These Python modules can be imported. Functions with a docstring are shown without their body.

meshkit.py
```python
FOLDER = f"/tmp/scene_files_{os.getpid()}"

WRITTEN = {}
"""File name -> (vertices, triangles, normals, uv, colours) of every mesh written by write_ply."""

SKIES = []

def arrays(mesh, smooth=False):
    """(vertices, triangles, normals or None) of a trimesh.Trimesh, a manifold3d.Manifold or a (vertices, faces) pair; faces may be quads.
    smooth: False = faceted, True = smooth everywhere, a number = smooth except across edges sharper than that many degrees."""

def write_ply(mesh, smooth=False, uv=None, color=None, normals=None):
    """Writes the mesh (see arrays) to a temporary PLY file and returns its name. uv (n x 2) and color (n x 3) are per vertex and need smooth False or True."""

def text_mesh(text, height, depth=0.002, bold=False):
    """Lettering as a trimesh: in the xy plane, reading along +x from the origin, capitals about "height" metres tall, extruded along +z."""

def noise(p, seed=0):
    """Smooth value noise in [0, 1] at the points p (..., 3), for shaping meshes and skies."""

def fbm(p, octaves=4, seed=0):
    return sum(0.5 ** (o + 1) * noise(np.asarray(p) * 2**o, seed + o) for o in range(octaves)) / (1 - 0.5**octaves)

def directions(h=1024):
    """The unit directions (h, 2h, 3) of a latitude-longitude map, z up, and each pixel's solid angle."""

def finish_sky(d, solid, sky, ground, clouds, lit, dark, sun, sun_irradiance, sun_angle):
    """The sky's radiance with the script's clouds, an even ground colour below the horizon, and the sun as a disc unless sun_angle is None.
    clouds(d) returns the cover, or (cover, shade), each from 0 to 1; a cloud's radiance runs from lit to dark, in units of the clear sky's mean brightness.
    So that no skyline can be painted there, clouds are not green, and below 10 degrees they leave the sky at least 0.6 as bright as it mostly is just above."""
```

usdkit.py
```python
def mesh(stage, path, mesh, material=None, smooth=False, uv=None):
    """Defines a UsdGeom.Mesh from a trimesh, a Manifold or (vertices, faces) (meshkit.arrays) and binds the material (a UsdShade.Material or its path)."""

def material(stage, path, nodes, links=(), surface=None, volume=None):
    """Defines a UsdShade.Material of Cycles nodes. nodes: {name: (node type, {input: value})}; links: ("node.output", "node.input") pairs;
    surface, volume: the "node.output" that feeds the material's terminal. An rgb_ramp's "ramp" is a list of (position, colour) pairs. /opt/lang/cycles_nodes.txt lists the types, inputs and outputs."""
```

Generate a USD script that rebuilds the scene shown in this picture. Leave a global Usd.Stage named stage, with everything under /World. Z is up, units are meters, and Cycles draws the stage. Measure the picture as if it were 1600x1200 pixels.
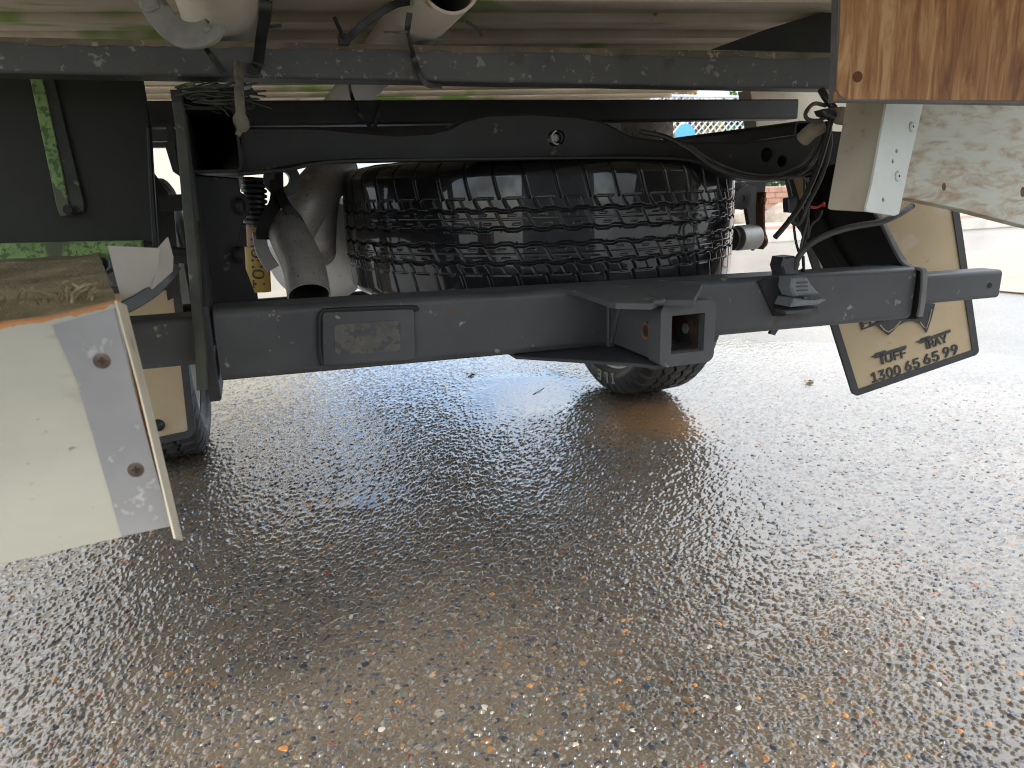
import math, random
import numpy as np, trimesh, usdkit, meshkit
from shapely.geometry import Polygon, Point, box as sbox
from pxr import Usd, UsdGeom, UsdLux, UsdShade, Gf, Sdf, Vt

random.seed(7); rng = np.random.default_rng(7)
stage = Usd.Stage.CreateInMemory()
UsdGeom.SetStageUpAxis(stage, UsdGeom.Tokens.z); UsdGeom.SetStageMetersPerUnit(stage, 1.0)
world = UsdGeom.Xform.Define(stage, '/World'); stage.SetDefaultPrim(world.GetPrim())
UsdGeom.Scope.Define(stage, '/World/Looks')

# ---------------------------------------------------------------- camera
F = 1110.0
EYE = np.array([-.53, 0.0, .73])
def _basis(yaw, pitch, hs):
    yaw, pitch = np.radians(yaw), np.radians(pitch)
    f = np.array([np.sin(yaw) * np.cos(pitch), np.cos(yaw) * np.cos(pitch), -np.sin(pitch)])
    r = np.cross(f, [0, 0, 1]); r /= np.linalg.norm(r); u = np.cross(r, f); a = np.arctan(hs)
    return np.cos(a) * r + np.sin(a) * u, -np.sin(a) * r + np.cos(a) * u, f
RGT, UPV, FWD = _basis(19.5, 15.5, -.03)
cam = UsdGeom.Camera.Define(stage, '/World/camera')
cam.CreateHorizontalApertureAttr(36.0); cam.CreateVerticalApertureAttr(27.0)
cam.CreateFocalLengthAttr(36.0 * F / 1600); cam.CreateClippingRangeAttr(Gf.Vec2f(.02, 2000))
cam.CreateFStopAttr(9.0); cam.CreateFocusDistanceAttr(1.15); cam.CreateExposureAttr(1.35)
m = np.eye(4); m[0, :3] = RGT; m[1, :3] = UPV; m[2, :3] = -FWD; m[3, :3] = EYE
cam.AddTransformOp().Set(Gf.Matrix4d(m.tolist()))

# ---------------------------------------------------------------- sky and light (wet overcast day with blue gaps)
SUN_EL, SUN_AZ = math.radians(48), math.radians(200)          # behind the camera, a little to the left
sky_mat = usdkit.material(stage, '/World/Looks/sky', {
    'tc': ('texture_coordinate', {}),
    'mp': ('mapping', {'scale': (1.0, 1.0, 2.2), 'location': (1.37, .71, .43)}),
    'sky': ('sky_texture', {'sky_type': 'single_scattering', 'sun_disc': False, 'sun_elevation': SUN_EL, 'sun_rotation': SUN_AZ, 'altitude': 50.0, 'air_density': 1.0, 'aerosol_density': 1.5, 'ozone_density': 1.0}),
    'n': ('noise_texture', {'scale': 1.7, 'detail': 5.0, 'roughness': .55}),
    'r': ('rgb_ramp', {'ramp': [(0, (0, 0, 0)), (.40, (0, 0, 0)), (.50, (1, 1, 1)), (1, (1, 1, 1))]}),
    'sep': ('separate_xyz', {}), 'el': ('map_range', {'from_min': 0.0, 'from_max': 1.0, 'to_min': .26, 'to_max': 1.2, 'clamp': True}), 'cl': ('mix', {'mix_type': 'multiply', 'fac': 1.0, 'color1': (8.8, 9.3, 9.9)}), 'mix': ('mix', {}),
    'bg': ('background_shader', {'strength': .15})},
    [('tc.generated', 'sep.vector'), ('sep.z', 'el.value'), ('el.result', 'cl.color2'), ('cl.color', 'mix.color2'), ('tc.generated', 'mp.vector'), ('mp.vector', 'n.vector'), ('n.fac', 'r.fac'), ('r.color', 'mix.fac'), ('sky.color', 'mix.color1'), ('mix.color', 'bg.color')], surface='bg.background')
dome = UsdLux.DomeLight.Define(stage, '/World/sky'); dome.CreateIntensityAttr(1.0)
UsdShade.MaterialBindingAPI.Apply(dome.GetPrim()).Bind(sky_mat)
dome.GetPrim().SetCustomDataByKey('kind', 'structure')
sun = UsdLux.DistantLight.Define(stage, '/World/sun'); sun.CreateIntensityAttr(.3); sun.CreateAngleAttr(14.0)
sun.CreateColorAttr(Gf.Vec3f(1.0, .97, .92)); sun.GetPrim().CreateAttribute('inputs:normalize', Sdf.ValueTypeNames.Bool).Set(True)
sun.AddRotateXYZOp().Set(Gf.Vec3f(90 - math.degrees(SUN_EL), 0, 180 - math.degrees(SUN_AZ)))

# ---------------------------------------------------------------- helpers
names = {}
def path_for(name, parent='/World'):
    parent = str(parent); k = (parent, name); n = names.get(k, 0); names[k] = n + 1
    return f'{parent}/{name}' + (f'_{n:03d}' if n else '')
def data(p, label=None, cat=None, group=None, kind=None):
    for k, v in (('label', label), ('category', cat), ('group', group), ('kind', kind)):
        if v: p.SetCustomDataByKey(k, v)
def thing(name, label, cat, loc=(0, 0, 0), group=None, kind=None):
    x = UsdGeom.Xform.Define(stage, path_for(name))
    if tuple(loc) != (0, 0, 0): x.AddTranslateOp().Set(Gf.Vec3d(*map(float, loc)))
    data(x.GetPrim(), label, cat, group, kind)
    x.loc = np.array(loc, float); ORG[str(x.GetPath())] = x.loc
    return str(x.GetPath())
ORG = {}
def obj(name, mesh, mat, parent='/World', smooth=False, label=None, cat=None, group=None, kind=None):
    """One mesh prim; vertices are given in world coordinates, the thing's base is subtracted."""
    p = path_for(name, parent)
    root = '/'.join(p.split('/')[:3]); o = ORG.get(root)
    if isinstance(mesh, list): mesh = trimesh.util.concatenate(mesh)
    if o is not None and o.any() and str(parent) != '/World':
        mesh = mesh.copy(); mesh.apply_translation(-o)
    g = usdkit.mesh(stage, p, mesh, mat, smooth=smooth)
    data(g.GetPrim(), label, cat, group, kind)
    return p
def ray(px, py): return FWD + (px - 800) / F * RGT - (py - 600) / F * UPV
def PY(px, py, Y): d = ray(px, py); return EYE + d * ((Y - EYE[1]) / d[1])
def PX(px, py, X): d = ray(px, py); return EYE + d * ((X - EYE[0]) / d[0])
def PZ(px, py, Z): d = ray(px, py); return EYE + d * ((Z - EYE[2]) / d[2])
def PN(px, py, o, n): d = ray(px, py); return EYE + d * (np.dot(o - EYE, n) / np.dot(d, n))
def frame(n):
    n = np.asarray(n, float) / np.linalg.norm(n)
    e1 = np.cross([0, 0, 1.0], n); e1 = e1 / np.linalg.norm(e1) if np.linalg.norm(e1) > 1e-6 else np.array([1.0, 0, 0])
    return e1, np.cross(n, e1), n
def plate(px, o, n, t, holes=(), rnd=0, chamfer=.0):
    """A solid sheet: its outline on the plane (o, n) that faces the camera side, t metres thick away from n."""
    e1, e2, n = frame(n); o = np.asarray(o, float)
    pts = [PN(*q, o, n) for q in px] if len(px[0]) == 2 else [np.asarray(q, float) for q in px]
    g = Polygon([((p - o) @ e1, (p - o) @ e2) for p in pts]).buffer(0)
    if rnd: g = g.buffer(-rnd).buffer(2 * rnd).buffer(-rnd)
    for c, r in holes:
        c = PN(*c, o, n) if len(c) == 2 else np.asarray(c, float)
        g = g.difference(Point((c - o) @ e1, (c - o) @ e2).buffer(r, quad_segs=6))
    parts = []
    for q in getattr(g, 'geoms', [g]):
        if chamfer:
            q2 = q.buffer(-chamfer)
            a = trimesh.creation.extrude_polygon(q, t - chamfer, engine='earcut'); a.apply_translation([0, 0, -t]); parts.append(a)
            b = chamfer_cap(q, chamfer); parts.append(b)
        else:
            a = trimesh.creation.extrude_polygon(q, t, engine='earcut'); a.apply_translation([0, 0, -t]); parts.append(a)
    m = trimesh.util.concatenate(parts)
    T = np.eye(4); T[:3, 0] = e1; T[:3, 1] = e2; T[:3, 2] = n; T[:3, 3] = o
    m.apply_transform(T); return m
def chamfer_cap(q, c):
    a = np.array(q.exterior.coords)[:-1]; nrm = []
    k = len(a); sgn = 1 if q.exterior.is_ccw else -1
    for i in range(k):
        d1 = a[i] - a[i - 1]; d2 = a[(i + 1) % k] - a[i]
        n1 = sgn * np.array([-d1[1], d1[0]]) / (np.linalg.norm(d1) + 1e-9); n2 = sgn * np.array([-d2[1], d2[0]]) / (np.linalg.norm(d2) + 1e-9)
        b = n1 + n2; b /= max(np.dot(b, n1), .4) if np.linalg.norm(b) > 1e-6 else 1; nrm.append(b)
    inn = a + c * np.array(nrm); holes = [np.array(h.coords) for h in q.interiors]
    top = Polygon(inn, holes)
    v2, f2 = trimesh.creation.triangulate_polygon(top.buffer(0) if not top.is_valid else top, engine='earcut')
    capm = trimesh.Trimesh(np.c_[v2, np.zeros(len(v2))], f2, process=False)
    V = np.vstack([np.c_[a, np.full(k, -c)], np.c_[inn, np.zeros(k)]])
    Fs = []
    for i in range(k):
        j = (i + 1) % k; Fs += ([[i, j, k + j], [i, k + j, k + i]] if sgn > 0 else [[j, i, k + j], [i, k + i, k + j]])
    return trimesh.util.concatenate([capm, trimesh.Trimesh(V, Fs, process=False)])
def vplate(px, Y, t, **k): return plate(px, (0, Y, 0), (0, -1, 0), t, **k)
def box(lo, hi):
    b = trimesh.creation.box(np.abs(np.subtract(hi, lo))); b.apply_translation((np.add(lo, hi)) / 2); return b
def smoothpath(p, n=8):
    p = np.asarray(p, float)
    if len(p) < 3: return p
    q = np.vstack([2 * p[0] - p[1], p, 2 * p[-1] - p[-2]]); out = []
    for i in range(1, len(q) - 2):
        for t in np.linspace(0, 1, n, endpoint=False):
            a, b, c, d = q[i - 1:i + 3]
            out.append(.5 * (2 * b + (c - a) * t + (2 * a - 5 * b + 4 * c - d) * t * t + (3 * b - a - 3 * c + d) * t ** 3))
    return np.vstack(out + [p[-1]])
def sweep(path, prof, closed_prof=True, caps=True, up=(0, 0, 1.0), scales=None, fixed=False):
    """prof (k,2): [sideways, up] offsets."""
    path = np.asarray(path, float); n = len(path); k = len(prof); V = []
    t = np.gradient(path, axis=0); t /= np.linalg.norm(t, axis=1)[:, None]
    u = np.asarray(up, float)
    if abs(t[0] @ u) > .95: u = np.array([0, 1.0, 0.2])
    for i in range(n):
        s = np.cross(t[i], u); s /= np.linalg.norm(s); u2 = np.cross(s, t[i])
        if not fixed: u = u2
        sc = 1 if scales is None else scales[i]
        V.append(path[i] + sc * (prof[:, :1] * s + prof[:, 1:] * u2))
    V = np.vstack(V); Fs = []
    for i in range(n - 1):
        for j in range(k if closed_prof else k - 1):
            a, b = i * k + j, i * k + (j + 1) % k
            Fs += [[a, b, b + k], [a, b + k, a + k]]
    if caps:
        v2, f2 = trimesh.creation.triangulate_polygon(Polygon(prof), engine='earcut')
        idx = [int(np.argmin(((prof - v) ** 2).sum(1))) for v in v2]
        for f in f2:
            Fs.append([idx[f[0]], idx[f[1]], idx[f[2]]]); Fs.append([(n - 1) * k + idx[f[2]], (n - 1) * k + idx[f[1]], (n - 1) * k + idx[f[0]]])
    m = trimesh.Trimesh(V, Fs, process=False)
    if m.volume < 0: m.invert()
    return m
def circ(r, k=12): a = np.linspace(0, 2 * np.pi, k, endpoint=False); return np.c_[r * np.cos(a), r * np.sin(a)]
def rrect(w, h, r, k=4):
    return np.array(sbox(-w / 2 + r, -h / 2 + r, w / 2 - r, h / 2 - r).buffer(r, quad_segs=k).exterior.coords)[:-1]
def tube(path, r, k=10, n=8, scales=None): return sweep(smoothpath(path, n), circ(r, k), scales=scales)
def pipe(path, r, wall, k=32, n=8):
    """Open hollow tube."""
    p = smoothpath(path, n); a = sweep(p, circ(r, k), caps=False); b = sweep(p, circ(r - wall, k), caps=False)
    b.invert(); V = np.vstack([a.vertices, b.vertices]); N = len(a.vertices); Fs = [a.faces, b.faces + N]; R = []
    for s in (0, N - k):
        for j in range(k):
            q = [s + j, s + (j + 1) % k, N + s + (j + 1) % k, N + s + j]; R += [[q[0], q[1], q[2]], [q[0], q[2], q[3]]] if s else [[q[2], q[1], q[0]], [q[3], q[2], q[0]]]
    return trimesh.Trimesh(V, np.vstack(Fs + [np.array(R)]), process=False)
def rhs(p0, p1, w, h, r=.006, wall=0, k=4):
    """Rectangular steel tube from p0 to p1 (centre line); hollow with open ends when wall > 0."""
    pr = rrect(w, h, r, k); path = np.array([p0, p1], float)
    if not wall: return sweep(path, pr)
    q = rrect(w - 2 * wall, h - 2 * wall, max(r - wall, .001), k); K = len(pr)
    a = sweep(path, pr, caps=False); b = sweep(path, q, caps=False); b.invert(); N = len(a.vertices)
    V = np.vstack([a.vertices, b.vertices]); R = []
    for s in (0, K):
        for j in range(K):
            x = [s + j, s + (j + 1) % K, N + s + (j + 1) % K, N + s + j]; R += [[x[0], x[1], x[2]], [x[0], x[2], x[3]]]
    m = trimesh.Trimesh(V, np.vstack([a.faces, b.faces + N, np.array(R)]), process=False); return m
def revolve(prof, c, axis, k=32):
    """prof [(radius, along)] about the axis through c."""
    m = trimesh.creation.revolve(np.asarray(prof, float), sections=k)
    T = trimesh.geometry.align_vectors([0, 0, 1], axis); m.apply_transform(T); m.apply_translation(c); return m
def bolt(c, axis, r=.008, h=.005):
    hexp = trimesh.creation.cylinder(radius=r, height=h, sections=6); w = trimesh.creation.cylinder(radius=r * 1.35, height=.002, sections=16)
    hexp.apply_translation([0, 0, h / 2 + .001]); m = trimesh.util.concatenate([hexp, w]); m.apply_transform(trimesh.geometry.align_vectors([0, 0, 1], axis)); m.apply_translation(c); return m
def rivet(c, n, r=.006, h=.0022):
    prof = [(0, h), (r * .5, h * .9), (r * .85, h * .5), (r, 0), (0, -.0005)][::-1]
    return revolve(prof, c, n, 16)
def placed(mesh, o, e1, e2):
    e3 = np.cross(e1, e2); T = np.eye(4); T[:3, 0] = e1; T[:3, 1] = e2; T[:3, 2] = e3; T[:3, 3] = o
    mesh = mesh.copy(); mesh.apply_transform(T); return mesh

# ---------------------------------------------------------------- materials
def mat(name, c1, c2, scale=12, rough=.5, rough2=None, metal=0, speck=None, speck2=None, bump=(60, .25, .002), stretch=(1, 1, 1), detail=5, bevel=0, spec=.5, ramp=(.35, .65), coat=0):
    """Two-tone weathered surface: c1/c2 by noise, speckles (colour, scale, threshold), fine relief, optional rounded edges."""
    N = {'g': ('geometry', {}), 'mp': ('mapping', {'scale': stretch}), 'n': ('noise_texture', {'scale': scale, 'detail': float(detail), 'roughness': .6}),
         'r': ('rgb_ramp', {'ramp': [(0, c1), (ramp[0], c1), (ramp[1], c2), (1, c2)]}),
         'nb': ('noise_texture', {'scale': bump[0], 'detail': 4.0, 'roughness': .6}), 'b': ('bump', {'strength': bump[1], 'distance': bump[2]}),
         'rr': ('map_range', {'from_min': .3, 'from_max': .7, 'to_min': rough, 'to_max': rough2 if rough2 is not None else rough, 'clamp': True}),
         'p': ('principled_bsdf', {'metallic': float(metal), 'specular_ior_level': spec, 'coat_weight': float(coat)})}
    L = [('g.position', 'mp.vector'), ('mp.vector', 'n.vector'), ('n.fac', 'r.fac'), ('mp.vector', 'nb.vector'), ('nb.fac', 'b.height'), ('b.normal', 'p.normal'), ('n.fac', 'rr.value'), ('rr.result', 'p.roughness')]
    col = 'r.color'
    for i, s in enumerate(x for x in (speck, speck2) if x):
        N[f's{i}'] = ('noise_texture', {'scale': s[1], 'detail': 3.0, 'roughness': .65}); N[f'sr{i}'] = ('rgb_ramp', {'ramp': [(0, (0, 0, 0)), (s[2], (0, 0, 0)), (min(s[2] + .05, .99), (1, 1, 1)), (1, (1, 1, 1))]})
        N[f'sm{i}'] = ('mix', {'color2': s[0]})
        L += [('mp.vector', f's{i}.vector'), (f's{i}.fac', f'sr{i}.fac'), (f'sr{i}.color', f'sm{i}.fac'), (col, f'sm{i}.color1')]; col = f'sm{i}.color'
    L.append((col, 'p.base_color'))
    if bevel: N['bv'] = ('bevel', {'samples': 4, 'radius': bevel}); L.append(('bv.bevel', 'b.normal'))
    return usdkit.material(stage, f'/World/Looks/{name}', N, L, surface='p.BSDF')

M = {}
M['bar'] = mat('bar_paint', (.040, .042, .044), (.076, .078, .080), 5, .38, .6, speck=((.24, .225, .17), 34, .655), speck2=((.065, .052, .04), 14, .64), bump=(140, .18, .001))
M['beam'] = mat('beam_paint', (.072, .080, .080), (.125, .130, .130), 4, .45, .65, speck=((.25, .25, .22), 64, .61), speck2=((.09, .078, .06), 9, .62), bump=(90, .3, .001))
M['black'] = mat('chassis_black', (.006, .0062, .0066), (.016, .015, .0135), 7, .42, .65, spec=.4, speck=((.13, .11, .09), 22, .69), bump=(80, .25, .001))
M['dark'] = mat('dark_panel', (.010, .0115, .008), (.020, .021, .014), 7, .6, speck=((.11, .12, .06), 16, .7), bump=(60, .2, .001))
M['rail'] = mat('rail_black', (.016, .0165, .018), (.036, .035, .035), 8, .52, speck=((.2, .17, .13), 14, .69), bump=(80, .25, .001))
M['plank'] = mat('tray_plank', (.80, .72, .57), (.66, .56, .42), 7, .55, .7, speck=((.36, .48, .14), 2.6, .57), speck2=((.25, .2, .14), 14, .69), bump=(70, .2, .001))
M['dusty_lip'] = mat('dusty_lip', (.22, .18, .12), (.12, .1, .08), 18, .8, speck=((.35, .31, .24), 40, .62), bump=(90, .5, .002))
M['exhaust'] = mat('exhaust_steel', (.47, .46, .44), (.32, .30, .28), 8, .42, .6, metal=.5, speck=((.12, .10, .08), 210, .63), speck2=((.5, .48, .44), 12, .62), bump=(120, .3, .001))
M['muffler'] = mat('muffler_steel', (.66, .67, .65), (.55, .55, .52), 6, .45, metal=.3, speck=((.2, .18, .15), 60, .7))
M['soot'] = mat('soot', (.008, .008, .009), (.02, .018, .016), 20, .8)  # exhaust soot, small black parts, and painted darkness for holes and slots
M['pvc'] = mat('pvc_dirty', (.80, .76, .67), (.70, .62, .51), 5, .45, .6, speck=((.4, .27, .18), 14, .67), bump=(90, .12, .001))
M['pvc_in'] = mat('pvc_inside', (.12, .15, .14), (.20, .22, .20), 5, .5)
M['tie'] = mat('black_nylon', (.014, .015, .015), (.03, .034, .03), 20, .35, bump=(200, .1, .001))
M['rope'] = mat('old_rope', (.22, .2, .16), (.12, .11, .085), 60, .9, bump=(300, .6, .002))
M['rubber'] = mat('wet_tyre_rubber', (.005, .0052, .006), (.010, .010, .0105), 9, .20, .34, coat=.8, spec=.12, bump=(220, .12, .0006))
M['rubber2'] = mat('road_tyre_rubber', (.02, .02, .021), (.04, .038, .036), 18, .4, .6, bump=(180, .2, .0008))
M['rim'] = mat('white_rim', (.72, .71, .68), (.6, .58, .53), 9, .4, speck=((.25, .18, .12), 30, .7))
M['white_letter'] = mat('tyre_letter', (.5, .5, .5), (.4, .4, .4), 30, .6)
M['flap'] = mat('flap_tan', (.50, .39, .24), (.43, .325, .19), 4, .5, .6, speck=((.36, .26, .15), 30, .66), speck2=((.48, .40, .28), 7, .60), bump=(120, .1, .0008))
M['flap_black'] = mat('flap_black', (.028, .028, .03), (.045, .044, .043), 20, .5, bump=(160, .2, .0006))
M['grey_edge'] = mat('worn_grey', (.13, .13, .13), (.2, .19, .18), 20, .6)
M['cream'] = mat('cream_paint', (.345, .335, .275), (.285, .275, .222), 3.2, .45, .6, speck=((.17, .155, .125), 55, .665), speck2=((.27, .26, .21), 10, .585), bump=(70, .12, .001), stretch=(1, 1, 2.4))
M['alu'] = mat('dull_aluminium', (.30, .295, .287), (.20, .198, .196), 5, .45, .6, metal=.25, speck=((.33, .32, .31), 40, .62), bump=(90, .1, .0008))
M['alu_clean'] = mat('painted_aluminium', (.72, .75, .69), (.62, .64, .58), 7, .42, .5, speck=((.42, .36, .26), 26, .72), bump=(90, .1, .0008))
M['alu_shade'] = mat('dirty_aluminium', (.50, .45, .34), (.40, .35, .26), 10, .55, speck=((.3, .25, .17), 20, .64))  # dirty tan; on the trim flange it also stands in for shadow
M['plyedge'] = mat('ply_edge', (.50, .22, .07), (.32, .15, .06), 24, .75, stretch=(.6, 1, 9), bump=(100, .5, .002))
M['screw'] = mat('rusty_screw', (.06, .045, .035), (.13, .09, .06), 90, .5, metal=.6)
M['rust'] = mat('rust', (.17, .075, .03), (.08, .035, .018), 45, .8, bump=(160, .5, .001), speck=((.03, .02, .015), 30, .6))
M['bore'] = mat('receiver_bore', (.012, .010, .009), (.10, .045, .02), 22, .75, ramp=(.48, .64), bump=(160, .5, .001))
M['strap_grey'] = mat('grey_strap', (.16, .155, .14), (.27, .26, .235), 14, .6, speck=((.09, .08, .07), 40, .62))
M['steel'] = mat('galvanised', (.34, .34, .33), (.25, .25, .24), 22, .45, metal=.5, speck=((.2, .13, .08), 30, .67))
M['felt'] = mat('dirty_felt', (.24, .19, .10), (.13, .11, .05), 14, .95, speck=((.36, .31, .2), 30, .62), bump=(220, .9, .004))
M['moss'] = mat('algae_green', (.27, .41, .15), (.16, .26, .09), 40, .8, speck=((.10, .15, .06), 120, .52), speck2=((.11, .12, .075), 9, .56), bump=(90, .4, .002))
M['mossy_steel'] = mat('mossy_steel', (.030, .033, .028), (.060, .064, .047), 18, .7, speck=((.14, .16, .08), 40, .64), bump=(120, .3, .001))
M['card'] = mat('bent_white_sheet', (.36, .33, .28), (.29, .265, .22), 8, .55, speck=((.3, .25, .2), 30, .72))
M['yellow'] = mat('shock_yellow', (.42, .28, .03), (.30, .19, .03), 14, .45, speck=((.12, .09, .04), 26, .64))
M['shockrust'] = mat('shock_rod', (.34, .2, .11), (.2, .12, .07), 26, .6)
M['wire'] = mat('wire_grey', (.04, .039, .037), (.085, .08, .072), 30, .5)
M['wire_black'] = mat('wire_black', (.012, .012, .013), (.025, .025, .024), 30, .4)
M['wire_red'] = mat('wire_red', (.55, .02, .03), (.5, .02, .03), 10, .4)
M['tag'] = mat('loom_tape', (.32, .27, .2), (.22, .18, .13), 30, .75, bump=(200, .4, .001))
M['plug'] = mat('plug_plastic', (.022, .02, .03), (.05, .05, .055), 30, .4)
M['socket'] = mat('socket_plastic', (.15, .16, .165), (.2, .21, .21), 22, .5)
M['leaf_dark'] = mat('dead_leaf_dark', (.09, .06, .05), (.05, .035, .03), 40, .4)
M['leaf_orange'] = mat('dead_leaf_orange', (.52, .25, .09), (.42, .18, .07), 40, .5)
M['fence'] = mat('fence_galv', (.5, .56, .6), (.42, .5, .56), 10, .5, metal=.2)
M['fence_white'] = mat('white_post', (.75, .75, .72), (.65, .65, .62), 5, .5)
M['wall_cream'] = mat('wall_cream', (.50, .47, .40), (.45, .42, .35), .8, .7, bump=(30, .2, .004))
M['brick'] = mat('brick_red', (.36, .20, .14), (.30, .15, .10), 8, .85, bump=(60, .4, .003))
M['mortar'] = mat('mortar', (.45, .42, .37), (.36, .33, .29), 10, .9, bump=(60, .4, .003))
M['kerb'] = mat('kerb_concrete', (.5, .48, .44), (.4, .38, .34), 5, .8, bump=(60, .4, .003))
M['rock'] = mat('garden_rock', (.42, .38, .31), (.25, .2, .16), 5, .85, bump=(14, .6, .02))
M['blue'] = mat('blue_sign', (.08, .3, .7), (.07, .27, .62), 5, .4)
M['hedge'] = mat('hedge_leaf', (.05, .10, .03), (.09, .15, .035), 9, .5)
M['hedge2'] = mat('shrub_leaf', (.22, .2, .04), (.3, .12, .03), 9, .5)
M['house'] = mat('garage_wall', (.10, .11, .12), (.13, .14, .15), 3, .6)
M['bark'] = mat('bark', (.1, .08, .06), (.16, .13, .1), 8, .9)

# weathered boards
def wood(name, ramp, stretch, scale=9, rough=.6, speck=None, distortion=.6):
    N = {'g': ('geometry', {}), 'mp': ('mapping', {'scale': stretch}), 'n': ('noise_texture', {'scale': scale, 'detail': 7.0, 'roughness': .62, 'distortion': distortion}), 'n2': ('noise_texture', {'scale': 5.0, 'detail': 4.0}),
         'mx': ('mix', {'mix_type': 'mix', 'fac': .30}), 'r': ('rgb_ramp', {'ramp': ramp}), 'b': ('bump', {'strength': .35, 'distance': .002}), 'p': ('principled_bsdf', {'roughness': rough})}
    L = [('g.position', 'mp.vector'), ('mp.vector', 'n.vector'), ('g.position', 'n2.vector'), ('n.fac', 'mx.color1'), ('n2.fac', 'mx.color2'), ('mx.color', 'r.fac'), ('r.color', 'p.base_color'), ('n.fac', 'b.height'), ('b.normal', 'p.normal')]
    return usdkit.material(stage, f'/World/Looks/{name}', N, L, surface='p.BSDF')
M['plywood'] = wood('brown_plywood', [(0, (.06, .024, .014)), (.36, (.15, .062, .030)), (.45, (.30, .135, .055)), (.52, (.43, .22, .085)), (.60, (.58, .36, .17)), (1, (.64, .47, .28))], (17, 17, 1.5), 5)
M['weathered'] = wood('weathered_board', [(0, (.17, .11, .06)), (.37, (.30, .21, .12)), (.45, (.41, .35, .25)), (.52, (.48, .475, .39)), (1, (.58, .60, .52))], (3.0, 3.0, 13), 5)

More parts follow.
